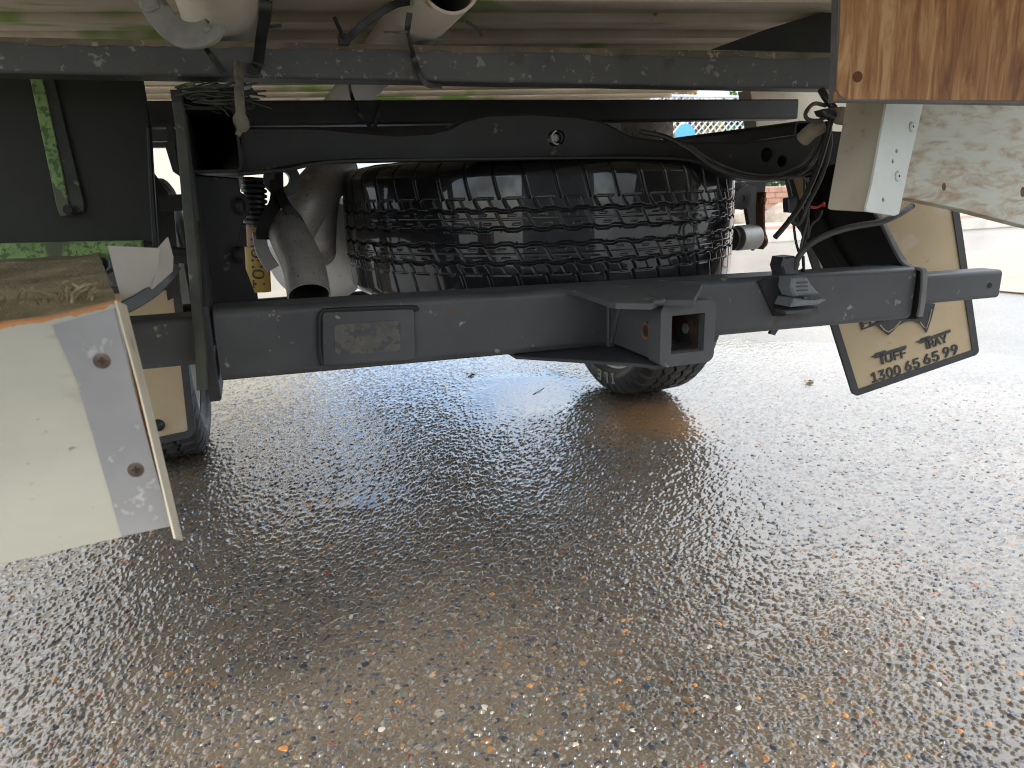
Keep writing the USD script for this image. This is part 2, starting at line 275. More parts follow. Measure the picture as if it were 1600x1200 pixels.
# ground: wet exposed-aggregate concrete
def ground_material():
    N = {'g': ('geometry', {}),
         'v1': ('voronoi_texture', {'scale': 95.0, 'randomness': 1.0}), 'v2': ('voronoi_texture', {'scale': 210.0}), 'bw': ('separate_color', {}),
         'cr': ('rgb_ramp', {'interpolate': False, 'ramp': [(0, (.035, .036, .04)), (.16, (.075, .072, .07)), (.34, (.13, .115, .095)), (.55, (.17, .145, .11)), (.72, (.10, .075, .05)), (.82, (.26, .22, .17)), (.90, (.25, .12, .05)), (.94, (.05, .045, .045)), (.97, (.36, .34, .30))]}),
         'n0': ('noise_texture', {'scale': 420.0, 'detail': 3.0, 'roughness': .7}), 'sand': ('rgb_ramp', {'ramp': [(0, (.06, .05, .038)), (.45, (.13, .105, .076)), (.6, (.20, .165, .12)), (1, (.34, .30, .24))]}),
         'e1': ('rgb_ramp', {'ramp': [(0, (0, 0, 0)), (.30, (0, 0, 0)), (.48, (1, 1, 1)), (1, (1, 1, 1))]}), 'mc': ('mix', {}),
         'big': ('noise_texture', {'scale': 1.6, 'detail': 4.0}), 'bigr': ('map_range', {'from_min': .35, 'from_max': .65, 'to_min': .52, 'to_max': .74}), 'mm': ('mix', {'mix_type': 'multiply', 'fac': 1.0}),
         # puddles: flat water where the mask is 1
         'mp': ('mapping', {'location': (-.42, -2.35, 0.0)}), 'sc': ('mapping', {'scale': (1.15, 1.5, 1.0)}), 'len': ('vector_math', {'math_type': 'length'}), 'pn': ('noise_texture', {'scale': 3.2, 'detail': 4.0}), 'padd': ('math', {'math_type': 'multiply_add', 'value2': 1.5}),
         'pr': ('map_range', {'from_min': 1.28, 'from_max': 1.58, 'to_min': .05, 'to_max': .32, 'clamp': True}),
         'h1': ('math', {'math_type': 'multiply_add', 'value2': -.55}), 'h2': ('math', {'math_type': 'multiply_add', 'value2': -.30}), 'h3': ('math', {'math_type': 'multiply_add', 'value2': .35}),
         'hn': ('noise_texture', {'scale': 32.0, 'detail': 5.0, 'roughness': .65}),
         'b': ('bump', {'strength': .5, 'distance': .003}), 'b2': ('bump', {'strength': .4, 'distance': .0025}), 'hw': ('noise_texture', {'scale': 90.0, 'detail': 3.0, 'roughness': .6}), 'p': ('principled_bsdf', {'roughness': .3, 'ior': 1.5, 'specular_ior_level': .5, 'coat_weight': .6, 'coat_roughness': .07, 'coat_ior': 1.45})}
    L = [('g.position', 'hw.vector'), ('hw.fac', 'h4.value1'), ('h3.value', 'h4.value3'), ('h4.value', 'b2.height'), ('pr.result', 'b2.strength'), ('b2.normal', 'p.coat_normal'), ('g.position', 'v1.vector'), ('g.position', 'v2.vector'), ('v1.color', 'bw.color'), ('bw.r', 'cr.fac'), ('g.position', 'n0.vector'), ('n0.fac', 'sand.fac'), ('v1.distance', 'e1.fac'), ('e1.color', 'mc.fac'), ('cr.color', 'mc.color1'), ('sand.color', 'mc.color2'),
         ('g.position', 'big.vector'), ('big.fac', 'bigr.value'), ('mc.color', 'mm.color1'), ('bigr.result', 'mm.color2'), ('mm.color', 'p.base_color'),
         ('g.position', 'mp.vector'), ('mp.vector', 'sc.vector'), ('sc.vector', 'len.vector1'), ('g.position', 'pn.vector'), ('pn.fac', 'padd.value1'), ('len.value', 'padd.value3'), ('padd.value', 'pr.value'),
         ('g.position', 'hn.vector'), ('v1.distance', 'h1.value1'), ('v2.distance', 'h2.value1'), ('h1.value', 'h2.value3'), ('hn.fac', 'h3.value1'), ('h2.value', 'h3.value3'), ('h3.value', 'b.height'), ('pr.result', 'b.strength'), ('b.normal', 'p.normal')]
    N['h1'][1]['value3'] = .5; N['h4'] = ('math', {'math_type': 'multiply_add', 'value2': .8})
    return usdkit.material(stage, '/World/Looks/wet_aggregate', N, L, surface='p.BSDF')
M['ground'] = ground_material()

# ================================================================ the ground
gr = path_for('ground'); gx = UsdGeom.Xform.Define(stage, gr); data(gx.GetPrim(), kind='structure'); ORG[gr] = np.zeros(3)
xs = np.concatenate([[-150, -40, -12], np.linspace(-4, 8, 61), [14, 40, 150]]); ys = np.concatenate([[-60, -10], np.linspace(-1, 9, 51), [12, 30, 200]])
X, Y = np.meshgrid(xs, ys, indexing='ij'); Z = .012 * (meshkit.fbm(np.stack([X * .8, Y * .8, 0 * X], -1), 3, 5) - .5); Z = np.where(np.hypot(X, Y - 2) < 9, Z, 0)
idx = np.arange(X.size).reshape(X.shape); q = np.stack([idx[:-1, :-1], idx[1:, :-1], idx[1:, 1:], idx[:-1, 1:]], -1).reshape(-1, 4)
gverts = np.c_[X.ravel(), Y.ravel(), Z.ravel()]
def gz(x, y): return .012 * (meshkit.fbm(np.stack([np.asarray(x) * .8, np.asarray(y) * .8, 0 * np.asarray(x)], -1), 3, 5) - .5)
gverts[:, 2] -= .0045
far = obj('concrete_surface', trimesh.Trimesh(gverts, np.vstack([q[:, [0, 1, 2]], q[:, [0, 2, 3]]]), process=False), M['ground'], gr, smooth=True)
# the stretch under and behind the truck: every small stone of the wet aggregate has its own dome and colour
from scipy.spatial import cKDTree
dr = [.66]
while dr[-1] < 3.6: dr.append(dr[-1] + (min(.0058, 1.12 * dr[-1] ** 2 / 518) if dr[-1] < 2.2 else .0058 + .004 * (dr[-1] - 2.2)))
dr = np.array(dr); az = np.radians(np.concatenate([np.linspace(-62, -26, 110), np.linspace(-25.6, 64, 1120), np.linspace(64.5, 112, 150)])); DD, AA = np.meshgrid(dr, az, indexing='ij')
gx_, gy_ = EYE[0] + DD * np.sin(AA), EYE[1] + DD * np.cos(AA)
ns = 460000; sx_ = rng.uniform(-3.4, 3.1, ns); sy_ = rng.uniform(-.9, 3.65, ns); rs = np.clip(rng.lognormal(np.log(.0034), .38, ns), .0014, .0085)
pal = np.array([(.040, .042, .046), (.075, .073, .072), (.115, .105, .09), (.155, .128, .094), (.12, .085, .055), (.20, .165, .12), (.26, .23, .18), (.26, .125, .05), (.15, .055, .035), (.09, .088, .06)])
ci_ = rng.choice(len(pal), ns, p=np.array([11, 15, 20, 20, 12, 9, 4, 3.5, 1.5, 4]) / 100); sc_col = pal[ci_] * rng.uniform(.75, 1.25, (ns, 1))
el_a, el_q, el_h = rng.uniform(0, np.pi, ns), rng.uniform(.6, 1, ns), rng.uniform(.35, .8, ns)
P2 = np.c_[gx_.ravel(), gy_.ravel()]
_, near = cKDTree(np.c_[sx_, sy_]).query(P2, k=4, workers=-1)
best = np.zeros(len(P2)); sandn = meshkit.fbm(np.c_[P2 * 420, 0 * P2[:, 0]], 3, 9); grit = meshkit.fbm(np.c_[P2 * 150, 0 * P2[:, 0]], 2, 12)
sand = np.array([.138, .110, .078]) * (.55 + .9 * sandn)[:, None]; tint = sand.copy()
for k in range(4):
    i = near[:, k]; d = P2 - np.c_[sx_[i], sy_[i]]; c_, s_ = np.cos(el_a[i]), np.sin(el_a[i]); u, v = d[:, 0] * c_ + d[:, 1] * s_, (-d[:, 0] * s_ + d[:, 1] * c_) / el_q[i]
    rr = np.hypot(u, v) / rs[i] * (.8 + .4 * grit); hgt = np.where(rr < 1, (1 - rr ** 2.4), 0) * el_h[i] * np.minimum(rs[i], .0048) * 1.15
    w = np.clip((1 - rr) * 5, 0, 1) * (hgt >= best); tint = tint * (1 - w)[:, None] + sc_col[i] * w[:, None]; best = np.maximum(best, hgt)
relief = best + .0013 * (sandn - .5) + .0012 * (grit - .5)
# standing water: a level film where the mask is high
msk = 1.45 - np.hypot((P2[:, 0] - .36) * 1.25, (P2[:, 1] - 2.28) * 1.7) - 1.3 * meshkit.fbm(np.c_[P2 * 3.2, 0 * P2[:, 0]], 3, 31)
pc = PZ(585, 775, 0); msk = np.maximum(msk, .85 - np.hypot((P2[:, 0] - pc[0]) * 1.9, (P2[:, 1] - pc[1]) * 2.2) - 1.2 * meshkit.fbm(np.c_[P2 * 5, 0 * P2[:, 0]], 4, 37))
water = -.0012 + .0036 * np.clip(msk / .6, 0, 1)
wet = np.clip((water - relief) / .0005 + .5, 0, 1); relief = np.maximum(relief, water)
# brown reflection painted into the tint in front of the right wheel, a darker oily film nearer the viewer, broad tonal drift
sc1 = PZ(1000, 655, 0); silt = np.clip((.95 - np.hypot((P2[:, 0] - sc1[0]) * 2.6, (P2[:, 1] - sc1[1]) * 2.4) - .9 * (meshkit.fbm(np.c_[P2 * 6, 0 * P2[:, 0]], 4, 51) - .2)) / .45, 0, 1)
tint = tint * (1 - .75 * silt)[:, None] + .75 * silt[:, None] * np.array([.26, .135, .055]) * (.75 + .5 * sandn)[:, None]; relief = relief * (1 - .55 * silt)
drift = meshkit.fbm(np.c_[P2 * 2.1, 0 * P2[:, 0]], 4, 61); tint = tint * np.clip(.35 + 1.3 * drift, .6, 1.35)[:, None]
film = np.clip(msk / .5, 0, 1) * (P2[:, 1] < 1.7); tint = tint * (1 - .35 * film)[:, None]
fade = np.clip((DD.ravel() - 3.3) / .3, 0, 1)
nz = gz(P2[:, 0], P2[:, 1]) + relief * (1 - fade) - .0062 * fade
nr_, nc_ = DD.shape; ii = np.arange(nr_ * nc_).reshape(nr_, nc_); q2 = np.stack([ii[:-1, :-1], ii[:-1, 1:], ii[1:, 1:], ii[1:, :-1]], -1).reshape(-1, 4)
nm = trimesh.Trimesh(np.c_[P2, nz], np.vstack([q2[:, [0, 2, 1]], q2[:, [0, 3, 2]]]), process=False)
if nm.face_normals[0][2] < 0: nm.invert()
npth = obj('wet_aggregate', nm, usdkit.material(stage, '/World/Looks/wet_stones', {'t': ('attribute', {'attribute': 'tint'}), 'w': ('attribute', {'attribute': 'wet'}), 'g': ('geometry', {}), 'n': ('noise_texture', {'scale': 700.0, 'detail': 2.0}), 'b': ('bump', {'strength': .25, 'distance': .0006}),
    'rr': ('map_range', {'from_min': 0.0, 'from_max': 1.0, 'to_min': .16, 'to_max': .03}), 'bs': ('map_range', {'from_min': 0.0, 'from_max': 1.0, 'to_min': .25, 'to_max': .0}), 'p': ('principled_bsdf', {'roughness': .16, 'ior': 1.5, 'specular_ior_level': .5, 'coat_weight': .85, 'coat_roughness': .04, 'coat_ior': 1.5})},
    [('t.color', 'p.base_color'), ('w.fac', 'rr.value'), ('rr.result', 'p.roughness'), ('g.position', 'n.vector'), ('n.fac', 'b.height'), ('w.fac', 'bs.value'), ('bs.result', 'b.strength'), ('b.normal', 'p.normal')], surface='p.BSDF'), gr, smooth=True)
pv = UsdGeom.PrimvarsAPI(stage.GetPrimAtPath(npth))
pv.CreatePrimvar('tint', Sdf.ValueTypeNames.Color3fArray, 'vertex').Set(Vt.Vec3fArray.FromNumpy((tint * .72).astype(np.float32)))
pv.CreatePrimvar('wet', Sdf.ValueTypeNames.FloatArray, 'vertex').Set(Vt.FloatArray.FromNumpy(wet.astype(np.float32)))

pcols = [(.028, .03, .034), (.05, .05, .053), (.085, .083, .08), (.15, .135, .11), (.11, .075, .045), (.38, .16, .045), (.22, .06, .035), (.40, .36, .28), (.10, .105, .075), (.19, .12, .06)]
pw = np.array([19, 18, 18, 15, 11, 3.0, 1.6, 2.6, 7, 5.0]); pw /= pw.sum()
pm = [usdkit.material(stage, f'/World/Looks/pebble_{k}', {'g': ('geometry', {}), 'n': ('noise_texture', {'scale': 160.0, 'detail': 3.0}), 'r': ('rgb_ramp', {'ramp': [(0, tuple(.6 * v for v in c)), (.4, c), (1, tuple(min(1.4 * v, .8) for v in c))]}), 'p': ('principled_bsdf', {'roughness': .13, 'specular_ior_level': .6})},
      [('g.position', 'n.vector'), ('n.fac', 'r.fac'), ('r.color', 'p.base_color')], surface='p.BSDF') for k, c in enumerate(pcols)]
def pebble_mesh(seed, sub=2):
    r = np.random.default_rng(seed); s = trimesh.creation.icosphere(sub, 1.0); v = s.vertices
    v = v * (1 + .5 * (meshkit.fbm(v * 1.1 + seed * 3.3, 2, seed) - .5))[:, None] * np.array([1, .62 + .3 * r.random(), .55]); s.vertices = v; return s
shapes = [pebble_mesh(k) for k in range(6)]
def in_view(x, y, pad=60):
    d = np.c_[x, y, 0 * x] - EYE; dep = d @ FWD; u = 800 + F * (d @ RGT) / dep; v = 600 - F * (d @ UPV) / dep
    return (dep > .2) & (u > -pad) & (u < 1600 + pad) & (v > 380) & (v < 1200 + pad), dep
N = 90000
x = rng.uniform(-2.2, 3.6, N); y = rng.uniform(.35, 3.4, N)
ok, dep = in_view(x, y); keep = ok & (rng.random(N) < np.clip(.95 - .36 * dep, 0, 1)); x, y, dep = x[keep], y[keep], dep[keep]
size = np.clip(rng.lognormal(np.log(.0048), .32, len(x)), .0022, .0092)
col = rng.choice(len(pcols), len(x), p=pw); rot = rng.uniform(0, 2 * np.pi, len(x)); shp = rng.integers(0, len(shapes), len(x))
zp = gz(x, y) - size * .27
order = np.argsort(-(size / dep))
for k in order[:300]:
    s = shapes[shp[k]].copy(); s.apply_scale(size[k]); s.apply_transform(trimesh.transformations.rotation_matrix(rot[k], [0, 0, 1])); s.apply_translation([x[k], y[k], zp[k]])
    obj('pebble', s, pm[col[k]], gr, smooth=True)
rest = order[300:]
pi = UsdGeom.PointInstancer.Define(stage, gr + '/pebbles'); data(pi.GetPrim(), kind='stuff'); protos = []
for ci in range(len(pcols)):
    for si in range(3):
        pth = f'{gr}/pebbles/source_{ci * 3 + si:03d}'; usdkit.mesh(stage, pth, pebble_mesh(40 + si, 1), pm[ci], smooth=True); protos.append(pth)
pi.CreatePrototypesRel().SetTargets([Sdf.Path(p) for p in protos])
pi.CreatePositionsAttr(Vt.Vec3fArray.FromNumpy(np.c_[x, y, zp][rest].astype(np.float32)))
pi.CreateProtoIndicesAttr(Vt.IntArray.FromNumpy((col[rest] * 3 + shp[rest] % 3).astype(np.int32)))
pi.CreateScalesAttr(Vt.Vec3fArray.FromNumpy(np.repeat(size[rest][:, None], 3, 1).astype(np.float32)))
pi.CreateOrientationsAttr(Vt.QuathArray([Gf.Quath(float(math.cos(a / 2)), 0, 0, float(math.sin(a / 2))) for a in rot[rest]]))
for p in protos: pass

# ================================================================ tyres
def tyre(R, W, rin, nphi, ds, pitches, style):
    """Tyre about the z axis, centred; tread relief by a depth function."""
    h = W / 2; prof = []
    for s in np.arange(-h * .955, h * .955 + 1e-9, ds):                      # tread band
        a = abs(s) / h; r = R - .006 * a ** 2 - (.040 * ((a - .74) / .26) ** 2.2 if a > .74 else 0); prof.append((r, s, 1))
    side = [(R - .052, .985), (R - .052 - .2 * (R - .052 - rin), 1.0), (R - .052 - .45 * (R - .052 - rin), .995), (R - .052 - .7 * (R - .052 - rin), .96), (rin + .012, .90), (rin, .86), (rin - .004, .80)]
    prof = [(r, -h * k, 0) for r, k in side][::-1] + prof + [(r, h * k, 0) for r, k in side]
    prof = np.array(prof); k = len(prof); phi = np.arange(nphi) / nphi * 2 * np.pi
    S = prof[:, 1][None, :] * (.235 / W); c = (phi * pitches / (2 * np.pi))[:, None]; on = prof[:, 2][None, :]
    tri = lambda t: 4 * np.abs((t % 1) - .5) - 1
    edge = lambda d, w, f=.0009: np.clip((w - d) / f + .5, 0, 1)
    D = np.zeros((nphi, k))
    if style == 'rib':
        for i, g0 in enumerate((-.0385, -.0115, .0115, .0385)):
            z = .0015 * np.clip(3.4 * tri(c + .23 * i), -1, 1)
            D = np.maximum(D, edge(np.abs(S - g0 - z), .0018))
        a = np.abs(S); sg = np.sign(S)
        P = .0465
        for ph, w, dep, lo, hi, sl in ((.1, .0010, .6, .0125, .037, 12.0), ):
            u = ((c + sl * S + ph) + .5) % 1 - .5
            D = np.maximum(D, dep * edge(np.abs(u) * P, w) * ((a > lo) & (a < hi)))
        D = np.maximum(D, .35 * edge(np.abs(a - .0255), .0006) * (np.abs(((c + 12 * S + .1) % 1) - .5) < .42))
        u = ((c + 12 * S + .6) + .5) % 1 - .5
        D = np.maximum(D, .35 * edge(np.abs(a - .019), .0007) * (np.abs(u) < .14)); D = np.maximum(D, .35 * edge(np.abs(a - .032), .0007) * (np.abs(u) < .14))
        D = np.maximum(D, .5 * edge(np.abs(((2 * c + .2) % 1) - .5) * P / 2, .0007) * ((a < .0125) & (a > .0075)))
        q = np.clip((a - .041) / .07, 0, 1); sh = sg * (.55 * np.sqrt(q + .02)) + .12 * (a > .055)
        u = ((c + sh) + .5) % 1 - .5
        D = np.maximum(D, .75 * edge(np.abs(u) * P, .0016) * (a > .0395))
        u2 = ((c + sh + .5) + .5) % 1 - .5
        D = np.maximum(D, .6 * edge(np.abs(u2) * P, .0007) * ((a > .0395) & (a < .055)))
        D = np.maximum(D, .5 * edge(np.abs(a - .0565), .0006) * (np.abs(u2) < .3))
        depth = .005
    else:
        P = .05
        for i, g0 in enumerate((-.055, -.02, .02, .055)):
            z = .004 * np.clip(2.0 * tri(c + .31 * i), -1, 1); D = np.maximum(D, edge(np.abs(S - g0 - z), .0034, .0018))
        a = np.abs(S); u = ((c + 9 * S) + .5) % 1 - .5
        D = np.maximum(D, .9 * edge(np.abs(u) * P, .0028, .0018) * (a < .058))
        u = ((c + np.sign(S) * 7 * (a - .05)) + .5) % 1 - .5; D = np.maximum(D, edge(np.abs(u) * P, .0055, .0025) * (a > .055))
        depth = .009
    D *= on
    r = prof[:, 0][None, :] - depth * D; Z = np.repeat(prof[:, 1][None, :], nphi, 0)
    V = np.stack([r * np.cos(phi)[:, None], r * np.sin(phi)[:, None], Z], -1).reshape(-1, 3)
    i = np.arange(nphi)[:, None] * k; j = np.arange(k - 1)[None, :]; i2 = ((np.arange(nphi) + 1) % nphi)[:, None] * k
    a, b, c2, d = (i + j).ravel(), (i2 + j).ravel(), (i2 + j + 1).ravel(), (i + j + 1).ravel()
    return trimesh.Trimesh(V, np.vstack([np.c_[a, b, c2], np.c_[a, c2, d]]), process=False)
def rim_mesh(rin, w):
    h = w / 2
    return [(rin + .008, -h * .84), (rin + .010, -h * .80), (rin - .008, -h * .76), (rin - .02, -h * .45), (rin - .045, -h * .3), (rin - .045, h * .3), (rin - .02, h * .5), (rin - .008, h * .76), (rin + .010, h * .80), (rin + .008, h * .84)]
def rim_disc(rin, z, holes=8):
    g = Point(0, 0).buffer(rin - .03, quad_segs=16).difference(Point(0, 0).buffer(.055, quad_segs=10))
    for k in range(holes):
        a = 2 * math.pi * k / holes; g = g.difference(Point((rin - .068) * math.cos(a), (rin - .068) * math.sin(a)).buffer(.022, quad_segs=6))
    m = trimesh.creation.extrude_polygon(g, .006, engine='earcut'); m.apply_translation([0, 0, z]); return m

SP = np.array([.032, 1.40, .655])
spare = thing('spare_wheel', 'spare wheel with wet ribbed tyre, slung flat under the tray behind the tow bar', 'spare wheel', SP)
t_ = tyre(.39, .245, .20, 2080, .0015, 52, 'rib'); t_.apply_translation(SP); obj('tyre', t_, M['rubber'], spare, smooth=True)
r_ = trimesh.creation.revolve(np.array(rim_mesh(.20, .245)), sections=48); d_ = rim_disc(.20, -.03)
rm = trimesh.util.concatenate([r_, d_]); rm.apply_translation(SP); obj('rim', rm, M['rim'], spare, smooth=40)

# ================================================================ the truck
truck = thing('utility_truck', 'rear underside of a tray truck with black chassis rails and tan mud flaps', 'utility truck', (0, 1.0, 0))
def wheel(x, y, out):
    """Road wheel, axis along x; out = +1 when its outer face looks to +x."""
    T = trimesh.transformations.rotation_matrix(math.pi / 2, [0, 1, 0]); T[:3, 3] = [x, y, .392]
    w = path_for('wheel', truck); g = UsdGeom.Xform.Define(stage, w)
    t = ROAD.copy(); t.apply_transform(T); obj('tyre', t, M['rubber2'], w, smooth=True)
    r = trimesh.creation.revolve(np.array(rim_mesh(.302, .25)), sections=48); d = rim_disc(.302, .03 if out > 0 else -.036)
    hub = trimesh.creation.cylinder(radius=.15, height=.07, sections=32)
    r = trimesh.util.concatenate([r, d]); r.apply_transform(T); obj('rim', r, M['rim'], w, smooth=40)
    hub.apply_translation([0, 0, -out * .02]); hub.apply_transform(T); obj('brake_drum', hub, M['black'], w, smooth=30)
    return w
ROAD = tyre(.392, .25, .302, 900, .0022, 46, 'at')
WR = wheel(.735, 2.23, 1); WL = wheel(-.835, 2.23, -1)
# raised outlined letters on the inner sidewall of the right wheel, upside down at the bottom
for k, ch in enumerate('ILE'):
    a = math.radians(-90 + 9 + 10.5 * (1 - k) + 6); rr = .330
    tm = meshkit.text_mesh(ch, .036, .002, bold=True); inner = meshkit.text_mesh(ch, .050, .004)
    b = tm.bounds; tm.apply_translation([-(b[0][0] + b[1][0]) / 2, -.018, 0])
    th = math.pi / 2 - a                                                 # position on the wheel: angle measured in the y-z plane
    pos = np.array([.735 - .1255, 2.23 + rr * math.sin(math.radians(9 * (k - 1) - 5)), .392 - rr * math.cos(math.radians(9 * (k - 1) - 5))])
    rad = (pos - [pos[0], 2.23, .392]); rad /= np.linalg.norm(rad); e2 = rad; e1 = np.cross(e2, [-1.0, 0, 0])
    shp2 = tm.section(plane_origin=[0, 0, .001], plane_normal=[0, 0, 1])
    try:
        pl, _t = shp2.to_2D(); g = trimesh.util.concatenate([trimesh.creation.extrude_polygon(q.difference(q.buffer(-.0022)), .002, engine='earcut') for q in pl.polygons_full])
        g.apply_transform(_t)
    except Exception:
        g = tm
    obj('sidewall_letter', placed(g, pos, e1, e2), M['white_letter'], WR)

# tray planks (underside): ridged aluminium planks running across the truck
TZ = 1.03; SKEW = .21; ytop = [PZ(600, v, TZ)[1] for v in (15, 46, 68)]
edges = [1.34 - .152 * k for k in range(7, 0, -1)] + [1.34] + list(1.34 + .148 * np.arange(1, 14))
for a, b in zip(edges[:-1], edges[1:]):
    g = .006
    prof = np.array([(a + g, -.018), (b - .012, -.004), (b - .002, -.004), (b - .002, .016), (a + g, .016)])
    pr = Polygon(prof); mm = trimesh.creation.extrude_polygon(pr, 2.05, engine='earcut')
    v = mm.vertices; xx = v[:, 2] - 1.15; mm.vertices = np.c_[xx, v[:, 0] - SKEW * (xx + .25), v[:, 1] + TZ]; mm.invert() if mm.volume < 0 else None
    obj('tray_plank', mm, M['plank'], truck)
obj('tray_deck', box((-1.15, .20, TZ + .018), (.9, 2.15, TZ + .03)), M['plank'], truck)
obj('camper_body', box((-1.15, .20, TZ + .034), (.9, 2.15, TZ + 1.5)), M['cream'], truck)
# rear cross beam with a dusty upper lip
cpr = rrect(.056, .05, .006, 4); cbv = []
for xx in np.linspace(-1.2, .62, 12):
    b_, t_z = .884 + .001 * xx, .9365 + .0157 * xx; cbv.append(np.c_[np.full(len(cpr), xx), 1.128 + cpr[:, 0], b_ + (cpr[:, 1] / .05 + .5) * (t_z - b_)])
kk = len(cpr); cbf = [[i * kk + j, i * kk + (j + 1) % kk, (i + 1) * kk + (j + 1) % kk] for i in range(11) for j in range(kk)] + [[i * kk + j, (i + 1) * kk + (j + 1) % kk, (i + 1) * kk + j] for i in range(11) for j in range(kk)]
cb = trimesh.Trimesh(np.vstack(cbv), cbf, process=False)
if cb.volume < 0: cb.invert()
obj('cross_beam', cb, M['beam'], truck, smooth=40)
u_ = np.arange(-150, 1331, 9); lo_ = [(u, 59 + .019 * u + 3.0 + 11 * meshkit.fbm(np.array([[u * .035, 1.7, 0]]), 4, 3)[0]) for u in u_]
obj('beam_dust', vplate([(-150, 55), (1330, 83)] + lo_[::-1], 1.0985, .002), M['dusty_lip'], truck)
obj('cross_beam', rhs((-.86, 1.475, .868), (.72, 1.475, .888), .05, .044, .005), M['rail'], truck, smooth=40, label='second cross beam, dull black steel')
obj('cross_beam', rhs((-1.1, 2.3, .93), (.9, 2.3, .93), .05, .1, .005), M['rail'], truck, smooth=40)
obj('cross_beam', rhs((-1.1, 3.1, .95), (.9, 3.1, .95), .05, .08, .005), M['rail'], truck, smooth=40)
# chassis rails
obj('chassis_rail', rhs((-.562, 1.05, .80), (-.562, 4.4, .80), .068, .082, .010, .004), M['black'], truck, smooth=40)
obj('chassis_rail', rhs((.50, 1.16, .79), (.50, 4.4, .79), .068, .09, .010, .004), M['black'], truck, smooth=40)
# pressed rear cross member
cm = [(372, 197), (500, 198), (555, 204), (620, 209), (672, 206), (702, 199), (722, 188), (760, 178), (830, 176), (900, 180), (938, 187), (962, 199), (986, 212), (1020, 218), (1070, 221), (1160, 222), (1205, 217), (1290, 204), (1330, 206), (1330, 250), (1265, 268), (1205, 282), (1150, 278), (1110, 266), (1070, 252), (1010, 248), (860, 248), (700, 252), (560, 252), (490, 256), (445, 264), (400, 272), (372, 272)]
cross = obj('rear_crossmember', vplate(cm, 1.06, .045, holes=[((866, 216), .0115), ((1198, 242), .012), ((1222, 252), .010)], rnd=.004, chamfer=.004), M['black'], truck)
lip = [PY(u, v, 1.052) for u, v in ((372, 272), (445, 266), (490, 257), (560, 252), (860, 248), (1010, 248), (1070, 252), (1110, 266), (1150, 278), (1205, 282), (1265, 268))]
obj('bottom_flange', sweep(smoothpath(lip, 6), rrect(.05, .004, .001, 2), up=(0, 0, 1), fixed=True), M['black'], cross)
c0 = PY(866, 216, 1.075); obj('bolt', [bolt(c0, (0, -1, 0), .006, .006), revolve([(.009, 0), (.0112, 0), (.0112, .003), (.009, .003), (.009, 0)], c0 + [0, -.012, 0], (0, -1, 0), 20)], M['steel'], cross)
# dark angled gusset above the beam on the right, boxes behind
obj('tray_gusset', vplate([(1112, 77), (1200, 45), (1320, 8), (1330, 84)], 1.17, .006), M['dark'], truck)
obj('under_tray_bracket', vplate([(1172, 140), (1320, 137), (1330, 212), (1290, 204), (1205, 217), (1186, 218)], 1.62, .05), M['alu_shade'], truck)
# rear axle, springs, prop shaft (mostly hidden)
obj('rear_axle', [tube([(-.75, 2.2, .392), (-.2, 2.2, .392)], .045, 16), tube([(.65, 2.2, .392), (.1, 2.2, .392)], .045, 16), revolve([(0, -.14), (.09, -.13), (.15, -.06), (.16, 0), (.13, .08), (.06, .13), (0, .14)], (0, 2.2, .40), (0, 1, 0), 24)], M['black'], truck, smooth=40)
for s in (-.56, .52):
    ps = [(s, 1.45, .68), (s, 1.8, .55), (s, 2.2, .47), (s, 2.6, .55), (s, 3.0, .68)]
    obj('leaf_spring', [sweep(smoothpath(ps[max(0, 0):], 6) - [0, 0, .009 * k], rrect(.06, .008, .001, 1)) if k == 0 else sweep(smoothpath(ps, 6)[3 * k:len(smoothpath(ps, 6)) - 3 * k] - [0, 0, .009 * k], rrect(.06, .008, .001, 1)) for k in range(4)], M['black'], truck)
obj('prop_shaft', tube([(0, 2.35, .42), (0, 4.4, .55)], .035, 14), M['black'], truck, smooth=True)
obj('fuel_tank', box((.12, 2.75, .55), (.46, 3.6, .78)), M['black'], truck)
# grey lumpy casting seen through the gap
lump = trimesh.creation.icosphere(3, 1.0); lump.vertices = lump.vertices * (1 + .35 * (meshkit.fbm(lump.vertices * 2.2, 3, 4) - .5))[:, None] * np.array([.075, .05, .032]); lump.apply_translation(PY(1010, 203, 1.75)); obj('corroded_bracket', lump, mat('corroded_alloy', (.34, .32, .29), (.24, .21, .18), 24, .75, speck=((.04, .035, .03), 60, .6)), truck, smooth=True)

# exhaust
EX = M['exhaust']
tp = [PY(483, 462, 1.075), PY(478, 430, 1.10), PY(470, 405, 1.13), PY(457, 378, 1.17), PY(448, 360, 1.23), PY(446, 356, 1.32), PY(456, 360, 1.42), PY(480, 372, 1.55)]
ep = obj('exhaust_pipe', pipe(tp, .031, .0025, 28), EX, truck, smooth=40)
obj('sooty_bore', sweep(smoothpath(tp[:3], 8), circ(.0284, 28), caps=False), M['soot'], ep)
ep2 = [PY(528, 262, 1.50), PY(508, 283, 1.44), PY(488, 307, 1.40), PY(474, 326, 1.39), PY(464, 344, 1.40), PY(458, 362, 1.46)]
obj('exhaust_pipe', tube(ep2, .041, 24), EX, truck, smooth=True, label='upper bend of the exhaust pipe')
ep3 = [PY(508, 282, 1.47), PY(500, 315, 1.46), PY(497, 345, 1.46), PY(496, 372, 1.47), PY(497, 392, 1.52)]
obj('exhaust_pipe', tube(ep3, .036, 24), EX, truck, smooth=True, label='exhaust drop pipe entering the muffler')
mc_ = PY(500, 394, 1.60); mf = [(0, -.02), (.05, -.018), (.092, -.008), (.105, .004), (.112, .012), (.112, .45), (.09, .47), (0, .48)]
obj('muffler', revolve(mf, mc_, (.12, 1, .03), 40), M['muffler'], truck, smooth=40)
